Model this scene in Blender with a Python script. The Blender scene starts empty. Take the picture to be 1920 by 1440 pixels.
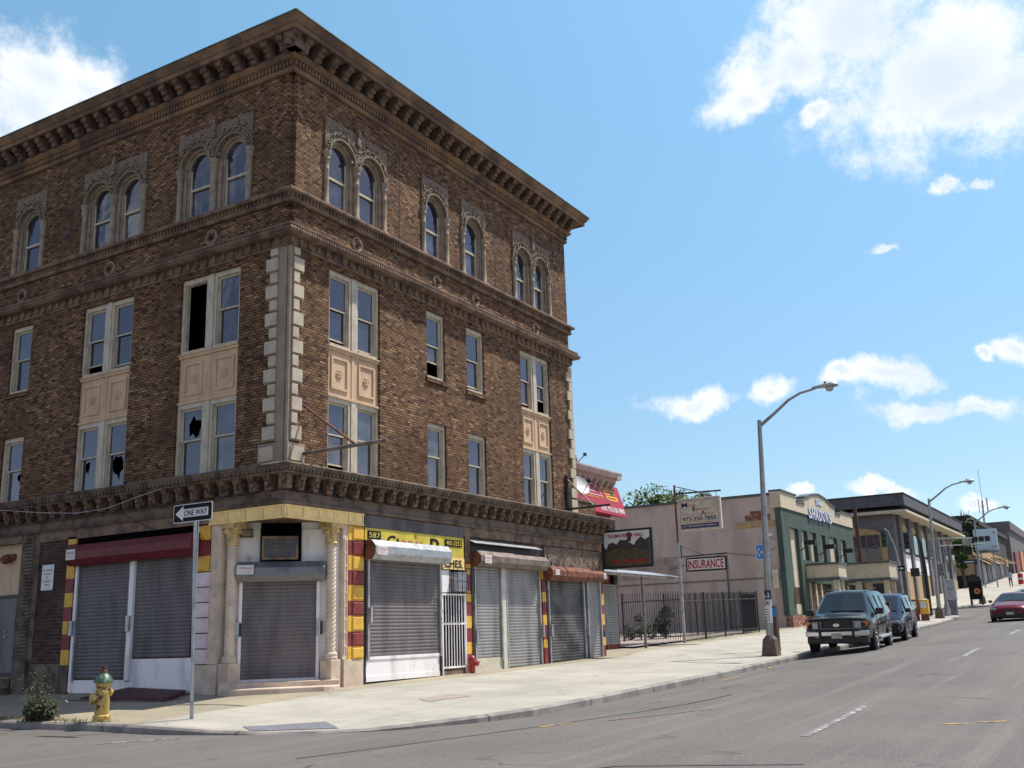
import bpy, bmesh, math, random
from mathutils import Vector, Matrix
random.seed(7)
S = bpy.context.scene
COL = S.collection
PI = math.pi
rad = math.radians
# ------------------------------------------------------------------ camera
CAM_POS = Vector((-16.52, -15.56, 1.40))
YAW, PITCH, ROLL = 0.53282176, 0.239586985, -0.032191618
fw = Vector((math.cos(YAW)*math.cos(PITCH), math.sin(YAW)*math.cos(PITCH), math.sin(PITCH)))
rt = Vector((math.sin(YAW), -math.cos(YAW), 0)); up = rt.cross(fw)
cr, sr = math.cos(ROLL), math.sin(ROLL)
rt2 = rt*cr + up*sr; up2 = up*cr - rt*sr
cd = bpy.data.cameras.new('camera'); cam = bpy.data.objects.new('camera', cd); COL.objects.link(cam)
cam.matrix_world = Matrix(((rt2.x, up2.x, -fw.x, CAM_POS.x), (rt2.y, up2.y, -fw.y, CAM_POS.y), (rt2.z, up2.z, -fw.z, CAM_POS.z), (0, 0, 0, 1)))
cd.sensor_width = 36; cd.lens = 36.025; cd.clip_end = 3000; cd.clip_start = .1
S.camera = cam
S.view_settings.view_transform = 'Standard'; S.view_settings.look = 'None'; S.view_settings.gamma = 1
S.view_settings.exposure = 0.25
# ------------------------------------------------------------------ sun and sky
SAZ, SEL = rad(-37), rad(62)
sund = Vector((math.cos(SAZ)*math.cos(SEL), math.sin(SAZ)*math.cos(SEL), math.sin(SEL)))
sl = bpy.data.lights.new('sun', 'SUN'); sl.energy = 5.0; sl.angle = rad(.5); sl.color = (1, .95, .87)
so = bpy.data.objects.new('sun', sl); COL.objects.link(so)
so.rotation_euler = sund.to_track_quat('Z', 'Y').to_euler(); so.location = (0, 0, 60)
W = bpy.data.worlds.new('World'); S.world = W; W.use_nodes = True
nt = W.node_tree; nt.nodes.clear()
def N(t, typ, **k):
    n = t.nodes.new(typ)
    for a, b in k.items(): setattr(n, a, b)
    return n
def L(t, a, b): t.links.new(a, b)
wo = N(nt, 'ShaderNodeOutputWorld'); bg = N(nt, 'ShaderNodeBackground'); L(nt, bg.outputs[0], wo.inputs[0])
sky = N(nt, 'ShaderNodeTexSky', sky_type='NISHITA', sun_disc=False)
sky.sun_elevation = SEL; sky.sun_rotation = PI/2 - SAZ; sky.altitude = 50; sky.air_density = 1.0; sky.dust_density = .6; sky.ozone_density = 1.6
hs = N(nt, 'ShaderNodeHueSaturation'); hs.inputs['Saturation'].default_value = 1.0; hs.inputs['Value'].default_value = 1.75
tint = N(nt, 'ShaderNodeMix', data_type='RGBA', blend_type='MULTIPLY'); tint.inputs[0].default_value = 1; 
tc0 = N(nt, 'ShaderNodeTexCoord'); sz = N(nt, 'ShaderNodeSeparateXYZ'); L(nt, tc0.outputs['Generated'], sz.inputs[0])
zr = N(nt, 'ShaderNodeMapRange'); zr.inputs['From Min'].default_value = .13; zr.inputs['From Max'].default_value = .56; L(nt, sz.outputs[2], zr.inputs['Value'])
tg = N(nt, 'ShaderNodeMix', data_type='RGBA'); tg.inputs[6].default_value = (.716, .806, .82, 1); tg.inputs[7].default_value = (1.01, 1.32, 1.2, 1); L(nt, zr.outputs[0], tg.inputs[0]); 
z2 = N(nt, 'ShaderNodeMapRange', interpolation_type='SMOOTHSTEP'); z2.inputs['From Min'].default_value = .58; z2.inputs['From Max'].default_value = .78; L(nt, sz.outputs[2], z2.inputs['Value'])
fd0 = N(nt, 'ShaderNodeVectorMath', operation='DOT_PRODUCT'); L(nt, tc0.outputs['Generated'], fd0.inputs[0]); fd0.inputs[1].default_value = fw
mo0 = N(nt, 'ShaderNodeMapRange', interpolation_type='SMOOTHSTEP'); mo0.inputs['From Min'].default_value = .72; mo0.inputs['From Max'].default_value = .4; L(nt, fd0.outputs['Value'], mo0.inputs['Value'])
mx0 = N(nt, 'ShaderNodeMath', operation='MAXIMUM'); L(nt, z2.outputs[0], mx0.inputs[0]); L(nt, mo0.outputs[0], mx0.inputs[1])
tg2 = N(nt, 'ShaderNodeMix', data_type='RGBA'); L(nt, mx0.outputs[0], tg2.inputs[0]); L(nt, tg.outputs[2], tg2.inputs[6]); tg2.inputs[7].default_value = (1.0, .9, .92, 1); L(nt, tg2.outputs[2], tint.inputs[7])
L(nt, sky.outputs[0], tint.inputs[6]); L(nt, tint.outputs[2], hs.inputs['Color'])
tc = N(nt, 'ShaderNodeTexCoord')
def mth(t, op, a, b=None, c=None, clamp=False):
    n = N(t, 'ShaderNodeMath', operation=op); n.use_clamp = clamp
    for i, v in enumerate((a, b, c)):
        if v is None: continue
        if isinstance(v, (int, float)): n.inputs[i].default_value = v
        else: L(t, v, n.inputs[i])
    return n.outputs[0]
nz = N(nt, 'ShaderNodeTexNoise'); nz.inputs['Scale'].default_value = 14; nz.inputs['Detail'].default_value = 12; nz.inputs['Roughness'].default_value = .68
L(nt, tc.outputs['Generated'], nz.inputs['Vector'])
wn_ = N(nt, 'ShaderNodeTexNoise'); wn_.inputs['Scale'].default_value = 6; wn_.inputs['Detail'].default_value = 8; wn_.inputs['Roughness'].default_value = .62; L(nt, tc.outputs['Generated'], wn_.inputs['Vector'])
wa = N(nt, 'ShaderNodeVectorMath', operation='MULTIPLY_ADD'); L(nt, wn_.outputs['Color'], wa.inputs[0]); wa.inputs[1].default_value = (.11, .11, .11); wa.inputs[2].default_value = (-.055, -.055, -.055)
wb_ = N(nt, 'ShaderNodeVectorMath', operation='ADD'); L(nt, tc.outputs['Generated'], wb_.inputs[0]); L(nt, wa.outputs[0], wb_.inputs[1])
nz2 = N(nt, 'ShaderNodeTexNoise'); nz2.inputs['Scale'].default_value = 5; nz2.inputs['Detail'].default_value = 6
L(nt, tc.outputs['Generated'], nz2.inputs['Vector'])
def wdir(px, py):
    return (fw + rt2*((px-960)/1921.3) - up2*((py-720)/1921.3)).normalized()
CL = [(1600, 40, 150, 130), (1760, 120, 230, 150), (1905, 160, 140, 90), (1480, 120, 105, 70), (1390, 215, 55, 38), (1810, 205, 110, 50), (1420, 160, 70, 60),
      (80, 150, 130, 90), (180, 160, 80, 60), (30, 220, 110, 70), (1290, 757, 85, 26), (1432, 738, 48, 24), (1590, 725, 60, 22), (1670, 715, 60, 38), (1700, 775, 90, 26), (1810, 765, 90, 26),
      (1895, 655, 36, 26), (1843, 663, 18, 12), (1815, 333, 28, 16), (1862, 326, 18, 12), (1650, 443, 24, 12), (1505, 930, 26, 14), (1650, 922, 60, 12), (1905, 985, 34, 22), (1820, 925, 34, 12), (1530, 215, 30, 22)]
m = None
for (px, py, rw, rh) in CL:
    c = wdir(px, py); h = c.cross(Vector((0, 0, 1))).normalized(); v = h.cross(c)
    sub = N(nt, 'ShaderNodeVectorMath', operation='SUBTRACT'); L(nt, wb_.outputs[0], sub.inputs[0]); sub.inputs[1].default_value = c
    ds = []
    for ax, r in ((h, rw), (v, rh)):
        d = N(nt, 'ShaderNodeVectorMath', operation='DOT_PRODUCT'); L(nt, sub.outputs[0], d.inputs[0]); d.inputs[1].default_value = ax*(1921.3/r/1.25); ds.append(d.outputs['Value'])
    q = mth(nt, 'ADD', mth(nt, 'MULTIPLY', ds[0], ds[0]), mth(nt, 'MULTIPLY', ds[1], ds[1]))
    e = mth(nt, 'SUBTRACT', 1.0, mth(nt, 'SQRT', q))
    side = N(nt, 'ShaderNodeVectorMath', operation='DOT_PRODUCT'); L(nt, tc.outputs['Generated'], side.inputs[0]); side.inputs[1].default_value = c
    m = e if m is None else mth(nt, 'SMOOTH_MAX' if False else 'MAXIMUM', m, e)
m = mth(nt, 'MAXIMUM', m, -1.0)
dens = mth(nt, 'ADD', m, mth(nt, 'MULTIPLY', mth(nt, 'SUBTRACT', nz.outputs['Fac'], .5), 2.1))
mr = N(nt, 'ShaderNodeMapRange', interpolation_type='SMOOTHSTEP'); mr.inputs['From Min'].default_value = .1; mr.inputs['From Max'].default_value = .8
L(nt, dens, mr.inputs['Value'])
# clouds elsewhere in the sky (seen only as reflections), kept out of the photographed part
fd = N(nt, 'ShaderNodeVectorMath', operation='DOT_PRODUCT'); L(nt, tc.outputs['Generated'], fd.inputs[0]); fd.inputs[1].default_value = fw
mo = N(nt, 'ShaderNodeMapRange', interpolation_type='SMOOTHSTEP'); mo.inputs['From Min'].default_value = .7; mo.inputs['From Max'].default_value = .45; L(nt, fd.outputs['Value'], mo.inputs['Value'])
m2 = N(nt, 'ShaderNodeMapRange', interpolation_type='SMOOTHSTEP'); m2.inputs['From Min'].default_value = .55; m2.inputs['From Max'].default_value = .7; L(nt, nz2.outputs['Fac'], m2.inputs['Value'])
mask = mth(nt, 'MAXIMUM', mr.outputs[0], mth(nt, 'MULTIPLY', mth(nt, 'MULTIPLY', m2.outputs[0], mo.outputs[0]), .8))
cramp = N(nt, 'ShaderNodeMix', data_type='RGBA')
cramp.inputs[6].default_value = (10.2, 10.6, 11.2, 1); cramp.inputs[7].default_value = (7.8, 8.8, 10.3, 1)
shd = N(nt, 'ShaderNodeMapRange', interpolation_type='SMOOTHSTEP'); shd.inputs['From Min'].default_value = .95; shd.inputs['From Max'].default_value = 1.5
L(nt, mth(nt, 'ADD', m, mth(nt, 'MULTIPLY', nz2.outputs['Fac'], .9)), shd.inputs['Value'])
L(nt, shd.outputs[0], cramp.inputs[0])
mixc = N(nt, 'ShaderNodeMix', data_type='RGBA'); L(nt, mask, mixc.inputs[0]); L(nt, hs.outputs[0], mixc.inputs[6]); L(nt, cramp.outputs[2], mixc.inputs[7])
L(nt, mixc.outputs[2], bg.inputs[0]); bg.inputs[1].default_value = .085

# ------------------------------------------------------------------ materials
MATS = {}
def base(name):
    mt = bpy.data.materials.new(name); mt.use_nodes = True; t = mt.node_tree
    b = t.nodes['Principled BSDF']; MATS[name] = mt
    return mt, t, b
def mixrgb(t, f, a, b, mode='MIX'):
    n = N(t, 'ShaderNodeMix', data_type='RGBA', blend_type=mode)
    for i, v in ((0, f), (6, a), (7, b)):
        if isinstance(v, (int, float)): n.inputs[i].default_value = v
        elif isinstance(v, tuple): n.inputs[i].default_value = (*v[:3], 1)
        else: L(t, v, n.inputs[i])
    return n.outputs[2]
def noise(t, vec, scale, detail=6, rough=.6):
    n = N(t, 'ShaderNodeTexNoise'); n.inputs['Scale'].default_value = scale; n.inputs['Detail'].default_value = detail; n.inputs['Roughness'].default_value = rough
    if vec is not None: L(t, vec, n.inputs['Vector'])
    return n.outputs['Fac']
def ramp(t, f, a, b):
    n = N(t, 'ShaderNodeMapRange', interpolation_type='SMOOTHSTEP'); n.inputs['From Min'].default_value = a; n.inputs['From Max'].default_value = b
    L(t, f, n.inputs['Value']); return n.outputs[0]
def bump(t, b, h, s, d=.01):
    n = N(t, 'ShaderNodeBump'); n.inputs['Strength'].default_value = s; n.inputs['Distance'].default_value = d; L(t, h, n.inputs['Height']); L(t, n.outputs[0], b.inputs['Normal'])
def pm(name, c, rough=.8, c2=None, scale=3, metal=0, lo=.42, hi=.62, fine=.25, spec=.5, streak=1.0, bmp=0):
    mt, t, b = base(name)
    g = N(t, 'ShaderNodeNewGeometry'); mp = N(t, 'ShaderNodeMapping'); mp.inputs['Scale'].default_value = (1, 1, streak); L(t, g.outputs['Position'], mp.inputs['Vector'])
    c2 = c2 or tuple(x*.72 for x in c)
    f = ramp(t, noise(t, mp.outputs[0], scale), lo, hi)
    col = mixrgb(t, f, c, c2)
    fn = noise(t, g.outputs['Position'], 38, 4)
    v = mth(t, 'MULTIPLY_ADD', fn, fine*2, 1-fine)
    hsn = N(t, 'ShaderNodeHueSaturation'); L(t, col, hsn.inputs['Color']); L(t, v, hsn.inputs['Value'])
    L(t, hsn.outputs[0], b.inputs['Base Color']); b.inputs['Roughness'].default_value = rough; b.inputs['Metallic'].default_value = metal
    b.inputs['Specular IOR Level'].default_value = spec
    if bmp: bump(t, b, fn, bmp, .02)
    return mt
def wallvec(t):
    g = N(t, 'ShaderNodeNewGeometry'); s = N(t, 'ShaderNodeSeparateXYZ'); L(t, g.outputs['Position'], s.inputs[0])
    c = N(t, 'ShaderNodeCombineXYZ'); L(t, mth(t, 'ADD', s.outputs[0], s.outputs[1]), c.inputs[0]); L(t, s.outputs[2], c.inputs[1])
    return c.outputs[0], g.outputs['Position'], s
def brickmat(name, pal, cm, bw=.155, rh=.068, msize=.007, grime=.5, bump_=.5):
    mt, t, b = base(name)
    v, p, s = wallvec(t)
    br = N(t, 'ShaderNodeTexBrick'); L(t, v, br.inputs['Vector']); br.inputs['Scale'].default_value = 1; br.inputs['Brick Width'].default_value = bw; br.inputs['Row Height'].default_value = rh
    br.inputs['Mortar Size'].default_value = msize; br.inputs['Mortar Smooth'].default_value = .2
    sv = N(t, 'ShaderNodeSeparateXYZ'); L(t, v, sv.inputs[0])
    row = mth(t, 'FLOOR', mth(t, 'DIVIDE', sv.outputs[1], rh)); odd = mth(t, 'FLOORED_MODULO', row, 2)
    colm = mth(t, 'FLOOR', mth(t, 'ADD', mth(t, 'DIVIDE', sv.outputs[0], bw), mth(t, 'MULTIPLY', odd, .5)))
    cc = N(t, 'ShaderNodeCombineXYZ'); L(t, colm, cc.inputs[0]); L(t, row, cc.inputs[1])
    wn = N(t, 'ShaderNodeTexWhiteNoise', noise_dimensions='2D'); L(t, cc.outputs[0], wn.inputs['Vector'])
    rmp = N(t, 'ShaderNodeValToRGB'); rmp.color_ramp.interpolation = 'CONSTANT'; e = rmp.color_ramp.elements
    e[0].position = 0; e[0].color = (*pal[0][1], 1); e[1].position = pal[1][0]; e[1].color = (*pal[1][1], 1)
    for pos, c_ in pal[2:]: q = e.new(pos); q.color = (*c_, 1)
    L(t, wn.outputs['Value'], rmp.inputs[0])
    col = mixrgb(t, br.outputs['Fac'], rmp.outputs[0], cm)
    mp = N(t, 'ShaderNodeMapping'); mp.inputs['Scale'].default_value = (1, 1, .14); L(t, p, mp.inputs['Vector'])
    f = ramp(t, noise(t, p, .45, 5, .55), .4, .7); st = ramp(t, noise(t, mp.outputs[0], 2.0, 4, .55), .46, .72)
    dk = tuple(x*.35 for x in pal[1][1])
    col = mixrgb(t, mth(t, 'MULTIPLY', f, grime), col, dk); col = mixrgb(t, mth(t, 'MULTIPLY', st, grime*.8), col, dk)
    L(t, col, b.inputs['Base Color']); b.inputs['Roughness'].default_value = .9; b.inputs['Specular IOR Level'].default_value = .25
    bump(t, b, br.outputs['Fac'], -bump_, .012)
    return mt
M = {}
M['brick'] = brickmat('brown_brick', [(0, (.075, .038, .023)), (.09, (.145, .077, .041)), (.3, (.195, .106, .055)), (.55, (.24, .135, .068)), (.79, (.3, .178, .09)), (.95, (.41, .26, .145))], (.028, .016, .012), bw=.145, grime=.5, msize=.0095)
M['brick2'] = brickmat('dark_brick', [(0, (.05, .028, .024)), (.4, (.085, .045, .034)), (.8, (.11, .06, .04))], (.14, .105, .08), bw=.24, rh=.085)
M['stone'] = pm('weathered_stone', (0.222, 0.145, 0.097), .9, (0.106, 0.068, 0.050), 2.2, fine=.3)
M['stone2'] = pm('grimy_stone', (.16, .118, .085), .9, (.07, .05, .038), 2.6, fine=.35)
M['cornice'] = pm('cornice_stone', (0.254, 0.148, 0.078), .9, (0.106, 0.067, 0.048), 1.1, lo=.36, hi=.64, fine=.25)
M['bracket'] = pm('bracket_stone', (0.170, 0.109, 0.076), .9, (0.074, 0.048, 0.037), 4, fine=.35)
M['rust_stone'] = pm('rusty_terracotta', (0.212, 0.125, 0.078), .9, (0.053, 0.038, 0.033), 9, fine=.35)
M['arch'] = pm('carved_stone', (.26, .2, .14), .9, (.1, .074, .053), 22, lo=.45, hi=.56, fine=.35)
M['trimstone'] = pm('arch_trim_stone', (.33, .26, .19), .85, (.23, .178, .13), 5, fine=.15)
M['quoin'] = pm('cream_terracotta', (.5, .425, .31), .7, (.41, .345, .25), 3, fine=.12)
M['quoin2'] = pm('cream_terracotta_dull', (.31, .245, .17), .85, (.25, .196, .136), 2, fine=.1)
M['frame'] = pm('cream_window_paint', (.55, .475, .36), .6, (.43, .37, .28), 7, fine=.12, streak=.4)
M['panel'] = pm('peach_paint', (.6, .42, .26), .8, (.5, .345, .215), 4, fine=.1, streak=.3)
M['copper'] = pm('green_copper', (.12, .2, .15), .6, (.05, .06, .05), 1.2, fine=.2)
M['roof'] = pm('roof_tar', (.03, .03, .03), .9)
M['dark'] = pm('dark_interior', (.006, .005, .006), 1, spec=0)
M['sheet'] = pm('dark_grey_sheet_metal', (.125, .105, .1), .7, (.07, .058, .056), 3, fine=.1, streak=.3)
M['fadedred'] = pm('faded_red_lettering', (.42, .11, .09), .7)
M['capital'] = pm('dull_yellow_capital', (.6, .45, .2), .8, (.35, .26, .13), 8, fine=.25)
M['farwall'] = pm('sooty_brown_wall', (.05, .042, .036), .9, (.03, .026, .023), 1)
M['soot'] = pm('soot_stained_stone', (.035, .026, .024), .95, (.02, .016, .015), 6)  # near-black stone: shade and grime of the bracket gaps put into one colour
M['wood'] = pm('old_brown_wood', (.1, .05, .03), .8, (.05, .03, .02), 8)
mt, t, b = base('window_glass'); g = N(t, 'ShaderNodeNewGeometry')
b.inputs['Base Color'].default_value = (.022, .024, .045, 1); b.inputs['Roughness'].default_value = .015; b.inputs['IOR'].default_value = 1.9
oi = N(t, 'ShaderNodeObjectInfo'); gn = ramp(t, noise(t, g.outputs['Position'], 2.2, 5), .35, .75)
gf = mth(t, 'MULTIPLY', mth(t, 'MULTIPLY', oi.outputs['Random'], oi.outputs['Random']), mth(t, 'MULTIPLY_ADD', gn, .7, .3))
L(t, mixrgb(t, gf, (.01, .012, .028), (.13, .13, .14)), b.inputs['Base Color']); L(t, mth(t, 'MULTIPLY_ADD', gn, .05, .01), b.inputs['Roughness'])
bump(t, b, noise(t, g.outputs['Position'], 1.3, 2), .16, .06); M['glass'] = mt
mt, t, b = base('car_glass'); b.inputs['Base Color'].default_value = (.02, .035, .04, 1); b.inputs['Roughness'].default_value = .02; b.inputs['IOR'].default_value = 1.8; b.inputs['Base Color'].default_value = (.015, .028, .032, 1); b.inputs['IOR'].default_value = 1.45; M['cglass'] = mt
M['dirtyglass'] = pm('dirty_curtained_glass', (.2, .23, .26), .3, (.05, .06, .08), 5)
M['yellow'] = pm('yellow_paint', (.72, .42, .045), .6, (.62, .34, .05), 5, fine=.12)
M['paley'] = pm('pale_yellow_paint', (.92, .66, .27), .7, (.8, .56, .22), 4, fine=.12)
M['redp'] = pm('dark_red_paint', (.24, .032, .026), .6, (.16, .022, .02), 5, fine=.15)
M['redbox'] = pm('red_box_paint', (.15, .009, .014), .55, (.1, .008, .012), 4, fine=.1)
M['lilac'] = pm('pale_lilac_tile', (.72, .6, .6), .6, (.6, .5, .5), 3)
M['pinkstone'] = pm('cracked_cream_stone', (.6, .48, .37), .85, (.48, .375, .28), 2, fine=.15)
M['twist'] = pm('twisted_column_stone', (.64, .52, .4), .85, (.52, .42, .32), 2.5, fine=.12)
M['white'] = pm('white_paint', (.85, .81, .79), .6, (.6, .56, .54), 2.2, fine=.1, streak=.35, lo=.46, hi=.7)
M['sooty'] = pm('sooty_white_panel', (.82, .79, .76), .7, (.16, .14, .135), 1.6, lo=.52, hi=.78, fine=.12, streak=.6)
M['black'] = pm('black_metal', (.012, .012, .014), .5)
M['shutter'] = pm('grey_steel_shutter', (.175, .155, .155), .6, (.11, .096, .095), 2.4, metal=.12, fine=.12, spec=.3, streak=.25, lo=.4, hi=.7)
M['shutterl'] = pm('galvanised_shutter', (.3, .29, .28), .5, (.17, .16, .152), 2.2, metal=.3, fine=.12, streak=.25, lo=.4, hi=.7)
M['oily'] = pm('oily_dark_shutter', (.13, .12, .12), .5, (.035, .03, .03), .9, metal=.3, lo=.4, hi=.6, fine=.08)
M['steel'] = pm('galvanised_steel', (.44, .45, .46), .45, (.32, .33, .34), 5, metal=.6, fine=.1)
M['housing'] = pm('dull_steel_housing', (.2, .2, .21), .5, (.14, .14, .15), 3, metal=.4)
M['rust'] = pm('rusty_steel', (.2, .07, .035), .8, (.09, .035, .022), 5, fine=.2)
M['brownmetal'] = pm('weathered_brown_steel', (.22, .17, .14), .6, (.13, .1, .085), 3, metal=.3)
M['signyellow'] = pm('yellow_sign_face', (.6, .49, .05), .6, (.48, .38, .05), 3, fine=.1, streak=.4)
M['signwhite'] = pm('white_sign_face', (.7, .7, .68), .5, (.62, .62, .6), 2, fine=.05)
M['signcream'] = pm('cream_sign_face', (.6, .55, .42), .6, (.5, .46, .36), 4, fine=.08)
M['red'] = pm('red_lettering', (.45, .02, .02), .5)
M['orange'] = pm('orange_lettering', (.6, .2, .06), .5)
M['navy'] = pm('navy_lettering', (.02, .03, .1), .5)
M['blacksign'] = pm('black_sign_face', (.01, .01, .011), .6, spec=.15)
M['awnred'] = pm('maroon_awning', (.4, .02, .05), .6, (.35, .018, .042), 2, fine=.05)
M['awny'] = pm('amber_print', (.8, .4, .03), .5)
M['pinkwall'] = pm('dusty_pink_stucco', (.35, .19, .17), .85, (.26, .15, .14), 3)
M['pinkcorn'] = pm('pale_pink_trim', (.5, .38, .34), .8, (.4, .3, .27), 3)
M['stucco'] = pm('taupe_stucco', (.5, .42, .35), .9, (.4, .335, .28), 1.1, fine=.08, streak=.3)
M['stucco2'] = pm('taupe_patch_paint', (.36, .3, .25), .9, fine=.07)
M['cream'] = pm('cream_stucco', (.58, .5, .36), .85, (.5, .43, .31), 2, fine=.06)
M['green'] = pm('dark_green_stucco', (.055, .088, .07), .85, (.04, .064, .052), 1.5, fine=.12, streak=.3)
M['greytrim'] = pm('slate_trim', (.09, .11, .115), .8)
M['tan'] = pm('tan_brick_panel', (.42, .29, .13), .85, (.36, .25, .12), 3)
M['greywall'] = pm('grey_painted_wall', (.15, .14, .14), .85, (.12, .115, .115), 2)
M['greyroof'] = pm('grey_roof_band', (.1, .1, .105), .8)
M['redbrick'] = brickmat('red_base_brick', [(0, (.24, .07, .05)), (.5, (.35, .14, .1)), (.8, (.42, .3, .2))], (.3, .22, .16), bw=.22, rh=.09)
M['conc'] = None
M['blueplate'] = pm('blue_sign_face', (.02, .19, .52), .4, (.02, .17, .48), 3, fine=.04)
M['ledblue'] = pm('blue_letter_edge', (.03, .15, .55), .4)
M['tyre'] = pm('tyre_rubber', (.018, .018, .018), .8)
M['plastic'] = pm('black_plastic', (.014, .014, .016), .45)
M['chrome'] = pm('chrome', (.65, .66, .68), .12, (.6, .6, .62), 5, metal=1, fine=.02)
M['lamp'] = pm('headlight_lens', (.5, .52, .54), .08, (.3, .31, .33), 12, metal=.4, fine=.05)
M['amber'] = pm('amber_lens', (.75, .22, .02), .2)
M['truckp'] = pm('grey_green_car_paint', (.02, .022, .019), .1, (.018, .02, .017), 2, metal=0, fine=.03, spec=.28)
M['vanp'] = pm('dark_blue_car_paint', (.009, .011, .03), .08, (.008, .01, .028), 2, metal=0, fine=.03, spec=.28)
M['redcar'] = pm('maroon_car_paint', (.14, .012, .022), .2, (.13, .011, .02), 2, metal=.3, fine=.03)
M['bluecar'] = pm('pale_blue_car_paint', (.3, .45, .55), .2, fine=.03)
M['plate'] = pm('licence_plate', (.55, .5, .38), .5)
M['greenm'] = pm('green_hydrant_paint', (.03, .09, .045), .45, (.2, .22, .23), 12, lo=.54, hi=.6)
M['hydy'] = pm('worn_yellow_hydrant_paint', (.5, .35, .1), .65, (.12, .05, .03), 9, lo=.53, hi=.6, fine=.3)
M['redpipe'] = pm('red_pipe_paint', (.38, .03, .03), .35, (.25, .02, .02), 5)
M['bark'] = pm('bark', (.09, .065, .045), .9)
M['leaf'] = pm('foliage', (.09, .15, .03), .7, (.045, .085, .02), 1.5, fine=.3)
M['leaf2'] = pm('dark_foliage', (.035, .06, .02), .7, (.02, .035, .015), 1.5, fine=.3)
M['weed'] = pm('weed_foliage', (.07, .08, .028), .8, (.025, .032, .014), 8, fine=.3)
M['straw'] = pm('dry_weed', (.3, .22, .1), .8, (.14, .12, .05), 8, fine=.3)
M['flower'] = pm('pale_blue_flower', (.5, .52, .75), .6)
M['slab'] = pm('maroon_steel_plate', (.1, .03, .024), .75, (.05, .02, .018), 4)
M['lamppole'] = pm('aluminium_pole', (.36, .36, .35), .45, (.28, .28, .27), 3, metal=.6, fine=.06)
M['polebase'] = pm('brown_cast_base', (.13, .095, .075), .7)
M['skin'] = pm('skin', (.3, .18, .12), .6)
M['cloth1'] = pm('pale_shirt', (.45, .45, .6), .8); M['cloth2'] = pm('navy_trousers', (.015, .02, .08), .8)
M['tacky'] = pm('steel_grate', (.2, .2, .22), .7, (.13, .13, .15), 30, lo=.45, hi=.55)
M['billface'] = pm('pale_blue_billboard', (.5, .62, .66), .6, (.44, .56, .62), .3)
M['lotpink'] = pm('lot_paving', (.36, .3, .25), .9, (.27, .23, .2), .8)

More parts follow.
